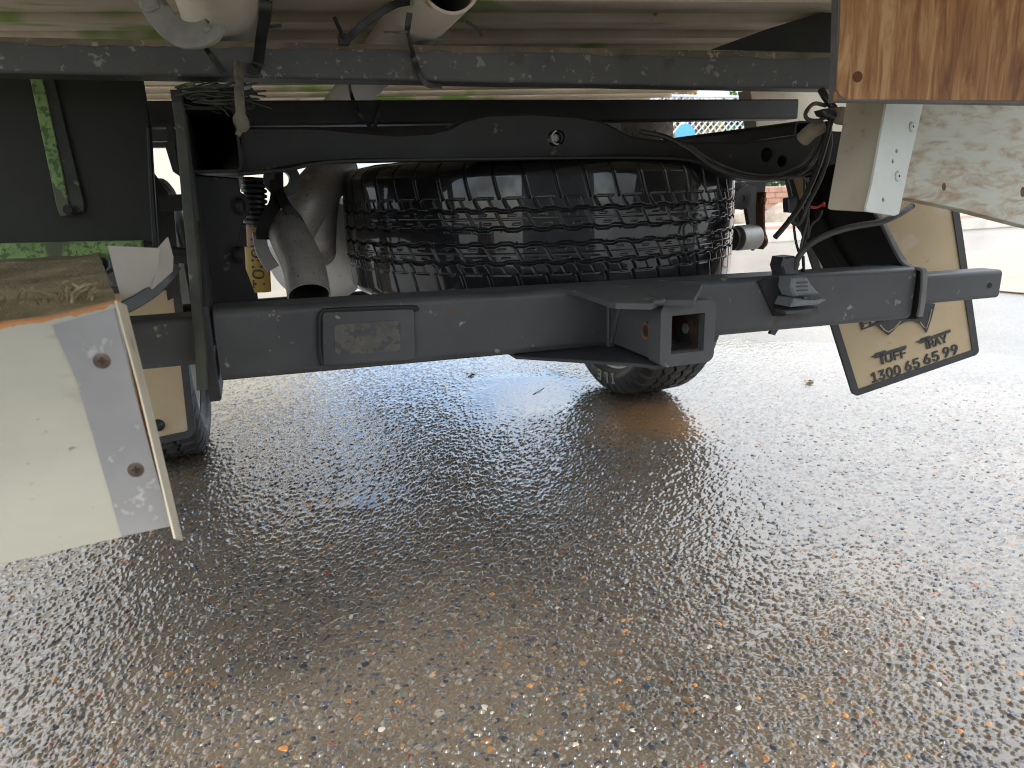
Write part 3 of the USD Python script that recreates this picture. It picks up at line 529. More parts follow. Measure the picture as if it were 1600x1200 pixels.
# hanger fork and shock absorber
hg = lambda pts, r: tube([PY(*p) for p in pts], r, 8)
obj('exhaust_hanger', [sweep(smoothpath([PY(*p) for p in ((432, 262, 1.24), (432, 312, 1.22), (420, 336, 1.2), (411, 358, 1.2), (411, 374, 1.2))], 6), rrect(.02, .005, .001, 1), up=(0, 1, 0)), sweep(smoothpath([PY(*p) for p in ((436, 300, 1.22), (447, 322, 1.2), (462, 340, 1.2), (472, 356, 1.2))], 6), rrect(.016, .005, .001, 1), up=(0, 1, 0))], M['black'], truck)
obj('hanger_rubber', revolve([(.012, -.02), (.028, -.02), (.028, .02), (.012, .02), (.012, -.02)], PY(440, 280, 1.25), (0, 1, 0), 24), M['tie'], truck, smooth=40)
obj('hanger_strap', sweep(smoothpath([PY(*p) for p in ((405, 362, 1.25), (408, 385, 1.25), (415, 402, 1.25), (427, 420, 1.25))], 6), rrect(.022, .004, .001, 1), up=(0, 1, 0)), M['steel'], truck)
s0, s1 = PY(396, 278, 1.34), PY(405, 455, 1.34); sd = (s1 - s0); L_ = np.linalg.norm(sd)
sh = path_for('shock_absorber', truck); UsdGeom.Xform.Define(stage, sh)
def along(a, b, r): return sweep(np.array([s0 + sd * a, s0 + sd * b]), circ(r, 20))
bel = []
for k in range(9):
    bel.append(revolve([(.015, -.005), (.021, -.002), (.021, .002), (.015, .005)], s0 + sd * (.02 + .045 * k), sd / L_, 20))
obj('rubber_bellows', bel + [along(0, .42, .016)], M['tie'], sh, smooth=30)
obj('rod_cover', along(.42, .62, .0165), M['shockrust'], sh, smooth=30)
obj('shock_body', along(.60, 1.0, .0205), M['yellow'], sh, smooth=30)
tx = meshkit.text_mesh('TOUGH', .022, .0015, bold=True); b = tx.bounds; tx.apply_scale(.085 / (b[1][0] - b[0][0]) if (b[1][0] - b[0][0]) > 0 else 1); tx.apply_scale([1, 1.25, 1])
b = tx.bounds; tx.apply_translation([-b[0][0], -(b[0][1] + b[1][1]) / 2, 0])
view = (EYE - (s0 + sd * .8)); view /= np.linalg.norm(view); e1 = -sd / L_; e2 = np.cross(view, e1); e2 /= np.linalg.norm(e2); n_ = np.cross(e1, e2)
tx = placed(tx, s0 + sd * .96 + n_ * .0203, e1, e2)
v = tx.vertices; ax = s0 + np.outer((v - s0) @ (sd / L_), sd / L_); dv = v - ax; rad = np.linalg.norm(dv, axis=1); tx.vertices = ax + dv / rad[:, None] * (np.where((v - ax) @ n_ > .0209, .0214, .0203))[:, None]
obj('lettering', tx, M['tie'], sh)
# right spring shackle and bushing
bs = PY(1165, 371, 1.5); obj('spring_bushing', [revolve([(0, -.03), (.03, -.03), (.031, -.028), (.031, .03), (.03, .032), (0, .032)], bs, (1, .15, 0), 28)], M['steel'], truck, smooth=30)
obj('bushing_washer', [revolve([(0, -.004), (.029, -.004), (.029, .004), (0, .004)], PY(1143, 373, 1.5), (1, .15, 0), 24)], M['black'], truck, smooth=30)
obj('spring_shackle', vplate([(1135, 285), (1198, 283), (1196, 300), (1190, 318), (1192, 380), (1178, 392), (1170, 350), (1166, 326), (1140, 328), (1130, 310)], 1.56, .012, chamfer=.002), M['black'], truck)
obj('shackle_plate', vplate([(1150, 300), (1170, 288), (1182, 292), (1178, 318), (1160, 328), (1148, 326)], 1.53, .006, holes=[((1161, 310), .006)]), M['rail'], truck)
obj('shackle_edge', sweep(smoothpath([PY(*p) for p in ((1190, 300, 1.5), (1188, 330, 1.5), (1189, 360, 1.5), (1193, 378, 1.5), (1186, 388, 1.5))], 5), rrect(.006, .03, .001, 1), up=(0, 1, 0)), M['rust'], truck)
for p_ in ((1192, 313), (1193, 371)): obj('shackle_nut', bolt(PY(*p_, 1.49), (.5, -1, 0), .007, .006), M['rust'], truck)
# inner guard panels beside the left rail
obj('rail_bracket', [vplate([(259, 195), (268, 192), (282, 250), (280, 262), (262, 232)], 1.2, .02), vplate([(256, 222), (272, 222), (280, 275), (270, 268)], 1.16, .02)], M['dark'], truck)
for a_, b_ in (((250, 318), (290, 316)), ((262, 397), (292, 400))): obj('bracket_bolt', tube([PY(*a_, 1.2), PY(*b_, 1.2)], .012, 8), M['black'], truck)

# mud flaps
def flap(name, px, o, n, label, letters):
    e1, e2, nn = frame(n); o = np.asarray(o, float)
    P_ = [PN(*q, o, nn) for q in px]
    g = Polygon([((p - o) @ e1, (p - o) @ e2) for p in P_]); g = g.buffer(-.012).buffer(.012)
    T = np.eye(4); T[:3, 0] = e1; T[:3, 1] = e2; T[:3, 2] = nn; T[:3, 3] = o
    b = trimesh.creation.extrude_polygon(g.buffer(-.006), .005, engine='earcut'); b.apply_transform(T)
    f = obj('mud_flap', b, M['flap'], truck, label=label)
    r = trimesh.creation.extrude_polygon(g.difference(g.buffer(-.0145)), .011, engine='earcut'); r.apply_translation([0, 0, -.003]); r.apply_transform(T); obj('rubber_border', r, M['flap_black'], f)
    return f, o, e1, e2, nn
oR = PY(1325, 617, 1.20); nR = np.array([-.33, -1, .03])
FR = [(1205, 215), (1478, 215), (1503, 380), (1527, 552), (1332, 619)]
fr, o, e1, e2, nn = flap('mud_flap', FR, oR, nR, 'tan mud flap with black raised lettering', True)
def on_flap(text, c0, c1, h_px, bold=True, shear=0):
    """Raised lettering whose baseline runs between two points of the flap."""
    a, b = PN(*c0, o, nn), PN(*c1, o, nn); d = b - a; L = np.linalg.norm(d); d /= L; up = np.cross(nn, d)
    H = np.linalg.norm(PN(c0[0], c0[1] - h_px, o, nn) - a)
    t = meshkit.text_mesh(text, H, .004, bold=bold); bb = t.bounds; t.apply_translation([-bb[0][0], 0, 0]); t.apply_scale([L / (bb[1][0] - bb[0][0]), 1, 1])
    t.vertices[:, 0] += shear * t.vertices[:, 1]
    return placed(t, a + nn * .004, d, up)
def strip(pts, t=.004): return placed_poly(pts, t)
def placed_poly(pts, t, inset=0):
    P_ = [PN(*q, o, nn) for q in pts]; g = Polygon([((p - o) @ e1, (p - o) @ e2) for p in P_]).buffer(0)
    if inset: g = g.difference(g.buffer(-inset))
    T = np.eye(4); T[:3, 0] = e1; T[:3, 1] = e2; T[:3, 2] = nn; T[:3, 3] = o + nn * .004
    m_ = trimesh.util.concatenate([trimesh.creation.extrude_polygon(q, t, engine='earcut') for q in getattr(g, 'geoms', [g])]); m_.apply_transform(T); return m_
obj('phone_number', [on_flap('1300', (1361, 597), (1406, 583), 15), on_flap('65', (1413, 580), (1436, 572), 15), on_flap('65', (1442, 569), (1466, 561), 15), on_flap('99', (1472, 558), (1495, 551), 15)], M['flap_black'], fr)
obj('lettering', [on_flap('T', (1369, 570), (1385, 565), 19), on_flap('UFF', (1382, 566), (1414, 556), 13), placed_poly([(1359, 556), (1413, 539), (1414, 543), (1366, 559)], .004)], M['flap_black'], fr)
obj('lettering', [on_flap('T', (1440, 546), (1454, 541), 18), on_flap('RAY', (1450, 543), (1478, 533), 12), placed_poly([(1429, 533), (1482, 514), (1482, 518), (1436, 536)], .004)], M['flap_black'], fr)
obj('wing_emblem', [placed_poly([(1340, 500), (1396, 484), (1396, 497), (1344, 515)], .003, .003), placed_poly([(1364, 506), (1385, 523), (1392, 517), (1400, 508), (1412, 502), (1424, 501), (1436, 506), (1445, 519), (1452, 498), (1458, 474), (1430, 470), (1380, 480)], .004), on_flap('FLE', (1345, 511), (1378, 501), 10)], M['flap_black'], fr)
obj('emblem_outline', [tube([PN(*q, o, nn) + nn * .0085 for q in ((1372, 507), (1385, 518), (1404, 501))], .0012, 6, 2), tube([PN(*q, o, nn) + nn * .0085 for q in ((1434, 502), (1444, 512), (1452, 482))], .0012, 6, 2)], M['flap'], fr)
oL = PY(300, 600, 1.55); nL = np.array([.02, -1, .02])
fl, o2, *_ = flap('mud_flap', [(40, 455), (281, 440), (306, 672), (298, 682), (70, 730)], oL, nL, 'plain tan mud flap behind the cream panel', False)
obj('flap_button', revolve([(0, .01), (.006, .0095), (.012, .006), (.014, 0), (.014, -.002), (0, -.002)], PY(247, 664, 1.545), (0, -1, 0), 20), M['tie'], fl, smooth=30)
obj('inner_flap_bracket', vplate([(240, 270), (262, 300), (272, 330), (282, 460), (262, 470), (246, 360)], 1.35, .01), M['rail'], truck)

# ================================================================ tow bar
BY = .95
tow = thing('tow_bar', 'black steel tow bar with square receiver, bolted across the truck under the spare wheel', 'tow bar', (0, BY, .5))
zc, hh = .541, .093
obj('cross_tube', rhs((-.585, BY + .036, .547), (.575, BY + .036, .525), .072, hh, .012, k=6), M['bar'], tow, smooth=50)
obj('end_tube', rhs((.56, .99, .527), (.812, .99, .5235), .05, .054, .008, .004, k=5), M['bar'], tow, smooth=50, label='thinner stub tube at the right end with a small hole')
hp = PY(1547, 446, .964); obj('hole', revolve([(0, 0), (.005, 0), (.005, .001), (0, .001)], hp + [0, .0005, 0], (0, -1, 0), 14), M['soot'], tow)
obj('end_tube', rhs((-.95, .99, .556), (-.60, .99, .554), .055, .062, .008, k=5), M['bar'], tow, smooth=50, label='thinner stub tube at the left end')
# left end plate: long vertical flat bar, edge on
lp = [np.array([-.605, yy, zz]) for yy, zz in ((.945, .478), (.935, .50), (.935, .60), (1.02, .70), (1.045, .86), (1.30, .86), (1.30, .74), (1.06, .60), (1.04, .478))]
obj('end_plate', plate(lp, (-.589, 0, 0), (1, 0, 0), .014, chamfer=.002), M['rail'], tow, label='left mounting plate running up to the chassis rail')
obj('plate_edge', sweep(np.array([PY(279, 166, .995), PY(284, 200, .99), PY(290, 270, .975), PY(302, 400, .95), PY(314, 545, .93), PY(317, 606, .928)]), rrect(.012, .03, .003, 2), up=(0, 1, 0)), M['mossy_steel'], tow, smooth=40)
obj('plate_foot', vplate([(303, 545), (336, 540), (336, 593), (326, 602), (312, 607)], .938, .012, chamfer=.002), M['bar'], tow)
obj('gusset', vplate([(300, 272), (372, 278), (376, 300), (388, 310), (391, 330), (380, 345), (372, 385), (376, 400), (402, 468), (402, 490), (312, 490)], 1.075, .010, chamfer=.002), M['black'], tow, label='dark left gusset plate with nuts')
for p_ in ((378, 322), (376, 398)): obj('gusset_nut', revolve([(0, .003), (.010, .003), (.0115, .0), (.0115, -.006), (0, -.006)], PY(*p_, 1.068), (1, -.25, 0), 20), M['black'], tow, smooth=30)
# right mounting plate in the plane x = const
XR = .585; q = lambda u, v: PX(u, v, XR)
rp = [(1212, 222), (1300, 205), (1338, 262), (1365, 325), (1382, 356), (1400, 392), (1412, 411), (1426, 419), (1438, 420), (1443, 428), (1438, 492), (1430, 499), (1400, 499), (1390, 470), (1330, 470), (1296, 440), (1272, 395), (1240, 350)]
obj('end_plate', plate([q(*p) for p in rp], (XR, 0, 0), (-1, 0, 0), .010, rnd=.006, chamfer=.002), M['black'], tow, label='black right mounting plate rising to the chassis rail')
obj('plate_rib', sweep(smoothpath([q(*p) - [.004, 0, 0] for p in ((1262, 260), (1280, 330), (1305, 385), (1330, 424))], 6), rrect(.008, .02, .003, 2)), M['black'], tow, smooth=30)
obj('plate_lip', sweep(smoothpath([q(*p) - [.001, .002, 0] for p in ((1338, 262), (1365, 325), (1382, 356), (1400, 392), (1412, 411), (1426, 419), (1438, 420), (1443, 428), (1440, 470), (1436, 494))], 4), rrect(.012, .006, .002, 2)), M['grey_edge'], tow, smooth=30)
# receiver
rc0, rc1, rz0, rz1 = -.034, .045, .494, .574
rcz = (rz0 + rz1) / 2; rcx = (rc0 + rc1) / 2
rv = obj('receiver_tube', rhs((rcx, .805, rcz), (rcx, .955, rcz), rc1 - rc0, rz1 - rz0, .010, .0145, k=5), M['bar'], tow, smooth=45)
obj('receiver_collar', rhs((rcx, .80, rcz), (rcx, .832, rcz), rc1 - rc0 + .006, rz1 - rz0 + .006, .012, .0170, k=6), M['bar'], tow, smooth=45)
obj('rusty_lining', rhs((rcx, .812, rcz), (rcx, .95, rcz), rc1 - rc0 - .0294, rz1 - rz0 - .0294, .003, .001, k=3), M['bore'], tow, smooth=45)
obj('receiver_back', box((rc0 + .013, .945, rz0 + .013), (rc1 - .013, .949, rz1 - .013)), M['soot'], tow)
ph = PX(1011, 517, rc0 - .0005); obj('pin_hole', [revolve([(.008, 0), (.0125, 0), (.0125, .0025), (.0085, .003), (.008, 0)], ph, (-1, 0, 0), 24)], M['rust'], tow, smooth=30)
obj('pin_bore', revolve([(0, 0), (.0082, 0), (.0082, .001), (0, .001)], ph - [.0005, 0, 0], (-1, 0, 0), 20), M['soot'], tow)
ph2 = PX(1071, 513, rc1 - .0163); obj('pin_bore', [revolve([(0, 0), (.0075, 0), (.0075, .001), (0, .001)], ph2, (-1, 0, 0), 20)], M['steel'], tow)
# gusset plates above and below the receiver
def hplate(px, Z, t, up=1, **k): return plate([PZ(*p, Z) for p in px], (0, 0, Z), (0, 0, up), t, **k)
obj('top_gusset', hplate([(874, 449), (905, 455), (950, 470), (962, 473), (1018, 474), (1030, 468), (1085, 468), (1094, 452), (1098, 443), (1000, 440)], .584, .008, chamfer=.001), M['bar'], tow)
obj('bottom_gusset', plate([(-.185, .954, .4915), (-.05, .835, .4915), (-.036, .815, .4915), (.046, .815, .4915), (.056, .954, .4915), (.056, 1.01, .4915), (-.185, 1.01, .4915)], (0, 0, .4915), (0, 0, 1), .005, chamfer=.001), M['rail'], tow)  # darker than the bar: top-gusset shadow and grime put into its colour
obj('weld_rib', vplate([(950, 476), (962, 476), (962, 548), (950, 546)], .945, .008, chamfer=.002), M['bar'], tow)
obj('weld_bead', [tube([PZ(1018, 473, .583), PZ(1034, 470, .582), (rc0 - .001, .9, .57), (rc0 - .001, .94, .5)], .004, 8)], M['bar'], tow, smooth=True)
# name plate with rubbed-off decal
npx = [(503, 487), (640, 482), (648, 484), (650, 560), (640, 563), (504, 572)]
npl = obj('name_plate', vplate(npx, .9425, .006, rnd=.004, chamfer=.0015), M['bar'], tow)
obj('worn_decal', vplate([(522, 507), (625, 500), (626, 548), (524, 555)], .9415, .0008, rnd=.006), mat('worn_decal', (.075, .073, .066), (.115, .108, .09), 40, .75, speck=((.058, .06, .063), 70, .52)), npl)
obj('weld_bead', [tube([PY(*p, .944) for p in ((503, 570), (499, 540), (499, 500), (504, 488), (520, 484), (640, 480), (650, 486))], .0028, 8)], M['black'], tow, smooth=True)
# trailer socket on its bracket
sb = lambda px, Y, t, **k: vplate(px, Y, t, **k)
obj('socket_bracket', sb([(1186, 440), (1196, 436), (1240, 434), (1262, 440), (1240, 482), (1225, 494), (1210, 494)], .9455, .004), M['soot'], tow)
so = path_for('trailer_socket', tow); UsdGeom.Xform.Define(stage, so)
obj('socket_body', [sb([(1238, 434), (1262, 433), (1268, 444), (1282, 460), (1258, 462), (1242, 464), (1236, 450)], .915, .03, chamfer=.003)], M['socket'], so)
obj('socket_lid', [sb([(1242, 467), (1294, 468), (1280, 476), (1236, 480), (1240, 472)], .905, .04, chamfer=.003)], M['socket'], so)
obj('socket_base', [sb([(1224, 485), (1280, 480), (1281, 490), (1228, 491)], .92, .025, chamfer=.002)], M['plug'], so)
obj('socket_fins', [sb([(1246, 441 + 6 * k), (1262, 440 + 6 * k), (1263, 442 + 6 * k), (1246, 443 + 6 * k)], .913, .004) for k in range(3)] + [sb([(1256 + 9 * k, 464), (1264 + 9 * k, 464), (1264 + 9 * k, 467), (1256 + 9 * k, 467)], .903, .006) for k in range(3)], M['plug'], so)
obj('mounting_tab', sb([(1206, 515), (1217, 514), (1211, 524), (1203, 522)], .97, .006), M['plug'], tow)

# ================================================================ wiring loom hanging at the right
loom = thing('wiring_loom', 'tangle of black and grey trailer wires hanging at the right end of the tow bar', 'wiring', PY(1250, 430, .99))
def wire(pts, r, m_, name='wire', lab=None): return obj(name, tube([PY(*p) for p in pts], r, 7, 7), M[m_], loom, smooth=True, label=lab)
wire([(1000, 205, 1.04), (1040, 214, 1.03), (1075, 232, 1.02), (1110, 258, 1.02), (1150, 274, 1.02), (1190, 279, 1.02), (1235, 276, 1.0), (1262, 262, 1.0), (1285, 225, .98), (1292, 190, .97)], .0042, 'wire_black', 'wire')
wire([(1075, 226, 1.035), (1110, 250, 1.03), (1160, 270, 1.03), (1210, 274, 1.02), (1255, 255, 1.0), (1272, 228, .98)], .0028, 'wire')
wire([(1290, 165, .97), (1272, 162, .96), (1259, 176, .95), (1262, 186, .95), (1280, 188, .95), (1297, 178, .95)], .0032, 'wire', 'wire')
wire([(1283, 140, .98), (1290, 152, .97), (1302, 168, .96), (1310, 182, .95)], .006, 'wire_black')
wire([(1300, 180, .95), (1292, 215, .95), (1280, 255, .95), (1266, 290, .95), (1248, 325, .95), (1225, 355, .95), (1211, 371, .95)], .0045, 'wire_black')
wire([(1297, 200, .96), (1296, 235, .96), (1282, 280, .96), (1262, 320, .96), (1252, 345, .97), (1242, 350, .98), (1233, 340, .98)], .0035, 'wire')
wire([(1262, 277, .98), (1264, 310, .98), (1261, 345, .98), (1253, 378, .98), (1247, 410, .985)], .0022, 'wire')
wire([(1256, 275, .99), (1258, 320, .99), (1263, 350, .99), (1252, 395, .985), (1243, 420, .985)], .0018, 'wire_black')
wire([(1228, 276, 1.0), (1235, 300, 1.0), (1238, 330, 1.0), (1243, 375, .99), (1250, 400, .985)], .0022, 'wire_black')
wire([(1200, 281, 1.0), (1230, 277, .99), (1255, 278, .98), (1262, 284, .98)], .0018, 'wire')
wire([(1253, 420, .985), (1255, 440, .985), (1256, 428, .98), (1255, 400, .98)], .0025, 'wire_black')
wire([(1266, 323, .97), (1276, 324, .97), (1284, 320, .97), (1287, 317, .97), (1287, 323, .97)], .0022, 'wire_red', 'red_wire')
wire([(1285, 328, .98), (1280, 340, .98), (1268, 352, .98), (1262, 372, .98)], .002, 'wire')
wire([(1240, 425, .955), (1246, 405, .95), (1262, 385, .945), (1290, 368, .93), (1330, 355, .92), (1375, 347, .92), (1405, 335, .93), (1425, 322, .95)], .0052, 'wire', 'cable')
obj('connector_plug', vplate([(1226, 402), (1243, 400), (1252, 412), (1246, 430), (1226, 431), (1222, 416)], .95, .03, chamfer=.003), M['plug'], loom)
obj('connector_plug', vplate([(1232, 310), (1246, 307), (1247, 326), (1242, 333), (1233, 332)], .97, .014, chamfer=.002), M['plug'], loom)
obj('taped_sheath', tube([PY(1284, 196, .965), PY(1268, 205, .97), PY(1254, 218, .985)], .0125, 12), M['tag'], loom, smooth=True)
bx_ = obj('junction_box', vplate([(1318, 166), (1352, 172), (1350, 194), (1330, 192), (1314, 184)], .93, .03, chamfer=.003), M['tag'], loom)
obj('stamped_mark', [vplate([(1336 + 5 * i, 176 + 5 * j + i), (1339 + 5 * i, 176 + 5 * j + i), (1339 + 5 * i, 179 + 5 * j + i), (1336 + 5 * i, 179 + 5 * j + i)], .9285, .001) for i in range(3) for j in range(3)], M['screw'], bx_)
obj('loom_clip', vplate([(1286, 172), (1300, 168), (1316, 180), (1311, 187), (1290, 180)], .94, .02, chamfer=.003), M['plug'], loom)

# ================================================================ pipes on the beam, rope
def pvc(pts, r, label, wall=.004):
    t = thing('pvc_pipe', label, 'pipe', pts[0])
    obj('pipe_wall', pipe(pts, r, wall, 40, 4), M['pvc'], t, smooth=40)
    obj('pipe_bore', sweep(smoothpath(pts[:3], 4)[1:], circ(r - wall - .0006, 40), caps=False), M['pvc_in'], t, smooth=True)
    return t
p2 = pvc([(-.250, .985, .99), (-.252, 1.10, .985), (-.255, 1.6, .968), (-.258, 2.2, .955)], .042, 'white plastic pipe with its open end in view, strapped above the cross beam')
p1 = pvc([(-.535, .72, .985), (-.535, 1.0, .987), (-.535, 1.6, .985), (-.535, 2.2, .985)], .052, 'large pale plastic pipe at the top left, held by a grey clamp')
def tie(parent, pts, w=.008, t=.002, mt='tie', name='cable_tie'): return obj(name, sweep(smoothpath(pts, 8), rrect(w, t, .0006, 1), up=(0, 1, 0), fixed=True), M[mt], parent, smooth=40)
tie(p2, [PY(*p) for p in ((640, 20, .99), (637, 45, 1.0), (640, 62, 1.04), (645, 85, 1.092), (655, 115, 1.094), (668, 132, 1.096), (690, 134, 1.11))])
tie(p2, [PY(*p) for p in ((640, 2, 1.02), (615, 8, 1.05), (585, 26, 1.07), (560, 45, 1.085), (541, 64, 1.09))], .010)
obj('tie_head', [box(PY(537, 62, 1.08) - .007, PY(537, 62, 1.08) + .007), tube([PY(537, 60, 1.075), PY(529, 42, 1.06), PY(523, 28, 1.05)], .003, 6)], M['tie'], p2)
tie(p2, [PY(*p) for p in ((728, 34, 1.02), (742, 42, 1.02), (751, 52, 1.02), (754, 56, 1.02))], .004)
tie(p2, [PY(*p) for p in ((600, 50, 1.03), (625, 51, 1.0), (636, 50, .99))], .003, mt='rope')
tie(p2, [PY(*p) for p in ((546, 128, 1.16), (548, 145, 1.45), (560, 175, 1.44), (582, 199, 1.445), (592, 178, 1.44), (596, 157, 1.445))], .007)
tie(p1, [PY(*p) for p in ((416, 0, .95), (414, 25, .97), (408, 60, 1.05), (404, 95, 1.094), (398, 108, 1.094), (388, 106, 1.094))], .014)
tie(p1, [PY(*p) for p in ((310, 60, 1.05), (325, 80, 1.094), (345, 108, 1.094), (350, 113, 1.094))], .006)
tie(p1, [PY(*p) for p in ((416, 42, 1.0), (428, 41, 1.0), (440, 40, 1.0))], .004)
obj('pipe_clamp', sweep(smoothpath([PY(*p) for p in ((222, -20, .86), (240, 8, .86), (258, 34, .86), (282, 53, .86), (308, 56, .85), (330, 48, .84), (333, 40, .84))], 8), rrect(.026, .007, .002, 2), up=(0, 1, 0)), M['strap_grey'], p1, smooth=40)
for q_, y_, t_w in (([(212, -10), (240, -12), (248, 10), (232, 18), (218, 12)], .85, .02), ([(318, 38), (334, 36), (334, 50), (320, 52)], .835, .015)): obj('clamp_lug', vplate(q_, y_, t_w, chamfer=.003), M['strap_grey'], p1)
rope = thing('rope', 'frayed grey rope end knotted and hanging below the cross beam on the left', 'rope', PY(373, 150, 1.09))
obj('strand', tube([PY(*p) for p in ((372, 98, 1.085), (373, 120, 1.06), (374, 150, 1.02), (376, 178, 1.02))], .006, 8, 8), M['rope'], rope, smooth=True)
kn = trimesh.creation.icosphere(3, 1.0); kn.vertices *= (1 + .5 * (meshkit.fbm(kn.vertices * 1.8, 3, 2) - .5))[:, None] * np.array([.0095, .009, .013]); kn.apply_translation(PY(377, 190, 1.02)); obj('knot', kn, M['rope'], rope, smooth=True)
obj('strand', tube([PY(*p) for p in ((377, 196, 1.02), (375, 204, 1.02), (371, 212, 1.02))], .004, 6, 6), M['rope'], rope, smooth=True)
wad = []
for k in range(150):
    a = PY(rng.uniform(272, 350), rng.uniform(136, 163), rng.uniform(1.03, 1.10)); d_ = np.array([rng.uniform(.02, .06), rng.normal(0, .012), rng.normal(-.002, .006)])
    wad.append(tube([a, a + d_ * .5 + rng.normal(0, .002, 3), a + d_], .0012, 5, 4))
obj('frayed_fibre', wad, M['mossy_steel'], rope, smooth=True)

# ================================================================ left: open under-tray box
bx = thing('storage_box', 'open plywood storage box with cream painted end panel and aluminium corner strip', 'box', (-.8, .62, .4))
LY = .62
panel = [(-260, 555), (0, 507), (60, 500), (182, 472), (213, 620), (262, 822), (0, 880), (-260, 935)]
obj('end_panel', vplate(panel, LY, .018), M['plyedge'], bx, label='bare plywood of the end panel')
rag = [(u, 513 - .19 * u + 9 * (meshkit.fbm(np.array([[u * .05, 3.3, 0]]), 3, 8)[0] - .5) * 2) for u in range(-260, 184, 5)]
obj('paint_face', vplate(rag + [(184, 484), (213, 620), (262.5, 823), (0, 881.5), (-260, 936.5)], LY - .0008, .0008), M['cream'], bx, label='cream paint with a ragged upper edge')
obj('corner_trim', vplate([(82, 508), (178, 482), (207, 598), (243, 735), (268, 822), (190, 838), (148, 690), (118, 590)], LY - .0022, .0012), M['alu'], bx)
obj('trim_flange', plate([PY(180, 470, LY - .002), PY(216, 610, LY - .002), PY(279, 840, LY - .02), PY(279, 846, LY + .01), PY(224, 620, LY + .03), PY(190, 478, LY + .035)], PY(216, 610, LY - .002), np.cross(PY(279, 840, LY) - PY(180, 470, LY), [0, 1, 0]) * -1, .0015), M['alu_shade'], bx)  # flange shadow is painted through this darker tone
obj('panel_side', plate([PY(183, 474, LY + .001), PY(214, 608, LY + .001), PY(264, 822, LY + .001), PY(270, 822, LY + .019), PY(222, 620, LY + .019), PY(192, 478, LY + .019)], PY(214, 608, LY + .01), np.cross(PY(264, 822, LY) - PY(183, 474, LY), [0, 1, 0]) * -1, .001), M['plyedge'], bx)
for u, v in ((159, 564), (212, 734)):
    s_ = obj('screw', revolve([(0, .0015), (.0036, .0015), (.006, .0005), (.0065, -.001), (0, -.001)], PY(u, v, LY - .0023), (0, -1, 0), 20), M['screw'], bx, smooth=30)
    c = PY(u, v, LY - .0041); obj('cross_slot', [box(c - [.0028, .0002, .0007], c + [.0028, .0002, .0007]), box(c - [.0007, .0003, .0028], c + [.0007, .0003, .0028])], M['soot'], s_)
# felt-lined shelf
fu, fy = np.meshgrid(np.linspace(0, 1, 90), np.linspace(.645, 1.24, 70), indexing='ij'); fx = -1.35 + fu * (1.35 - .637 - (fy - .645) * .19)
fz = .652 - .012 * np.exp(-((fy - .66) / .03) ** 2) + (PY(100, 402, 1.235)[2] + .004 - .652) * (fy - .645) / .59 + .014 * (meshkit.fbm(np.stack([fx * 18, fy * 18, 0 * fx], -1), 4, 3) - .5)
i_ = np.arange(fx.size).reshape(fx.shape); q_ = np.stack([i_[:-1, :-1], i_[1:, :-1], i_[1:, 1:], i_[:-1, 1:]], -1).reshape(-1, 4); vv = np.c_[fx.ravel(), fy.ravel(), fz.ravel()]
felt = trimesh.Trimesh(vv, np.vstack([q_[:, [0, 1, 2]], q_[:, [0, 2, 3]]]), process=False); lowr = felt.copy(); lowr.vertices[:, 2] -= .02; lowr.invert()
ff = obj('felt_lining', [felt, lowr], M['felt'], bx, smooth=True)
tuft = []
for k in range(420):
    a = np.array([rng.uniform(-1.3, -.65), rng.uniform(.645, .70), .650]); d = np.array([rng.normal(0, .005), rng.normal(-.003, .004), rng.uniform(.006, .018)])
    tuft.append(tube([a, a + d * .6, a + d + [rng.normal(0, .004), 0, -.002]], .0011, 4, 2))
obj('felt_tufts', tuft, M['felt'], ff)
obj('mossy_flange', vplate([(-300, 388), (0, 381), (222, 376), (222, 398), (140, 404), (0, 412), (-300, 425)], 1.235, .02, chamfer=.002), M['moss'], bx)
obj('back_panel', vplate([(-300, 90), (0, 112), (222, 118), (236, 200), (246, 380), (-300, 400)], 1.262, .012, chamfer=.002), M['dark'], bx, label='dark back panel')
obj('panel_trim', vplate([(228, 195), (235, 200), (247, 385), (238, 388), (232, 290)], 1.258, .016, chamfer=.002), M['rail'], bx)
stb = obj('strap_bracket', vplate([(46, 120), (66, 119), (108, 318), (109, 336), (94, 338), (88, 322)], 1.252, .004, chamfer=.0012), M['moss'], bx, label='algae-covered strap bracket')
obj('strap_fold', vplate([(65, 119), (83, 118), (131, 316), (131, 330), (109, 336), (108, 318)], 1.255, .006, chamfer=.0012), M['mossy_steel'], stb, label='dark folded side of the strap')
obj('strap_bolt', bolt(PY(108, 328, 1.249), (0, -1, 0), .006, .004), M['dark'], bx)
obj('bent_sheet', [plate([(168, 384), (250, 388), (246, 425), (238, 452), (192, 476), (182, 440)], PY(200, 430, .74), (.12, -1, -.05), .0022), ], M['card'], bx, label='bent off-white sheet')
obj('bent_sheet', plate([(249, 387), (263, 371), (271, 402), (270, 424), (238, 452), (246, 425)], PY(250, 410, .745), (.85, -1, 0), .0022), M['card'], bx, label='folded tongue of the off-white sheet')
obj('rubber_strip', sweep(smoothpath([PY(*p) for p in ((192, 482, .735), (215, 470, .74), (240, 453, .745), (258, 434, .75), (274, 414, .76))], 6), rrect(.012, .004, .001, 1), up=(0, 1, 0)), M['tie'], bx)

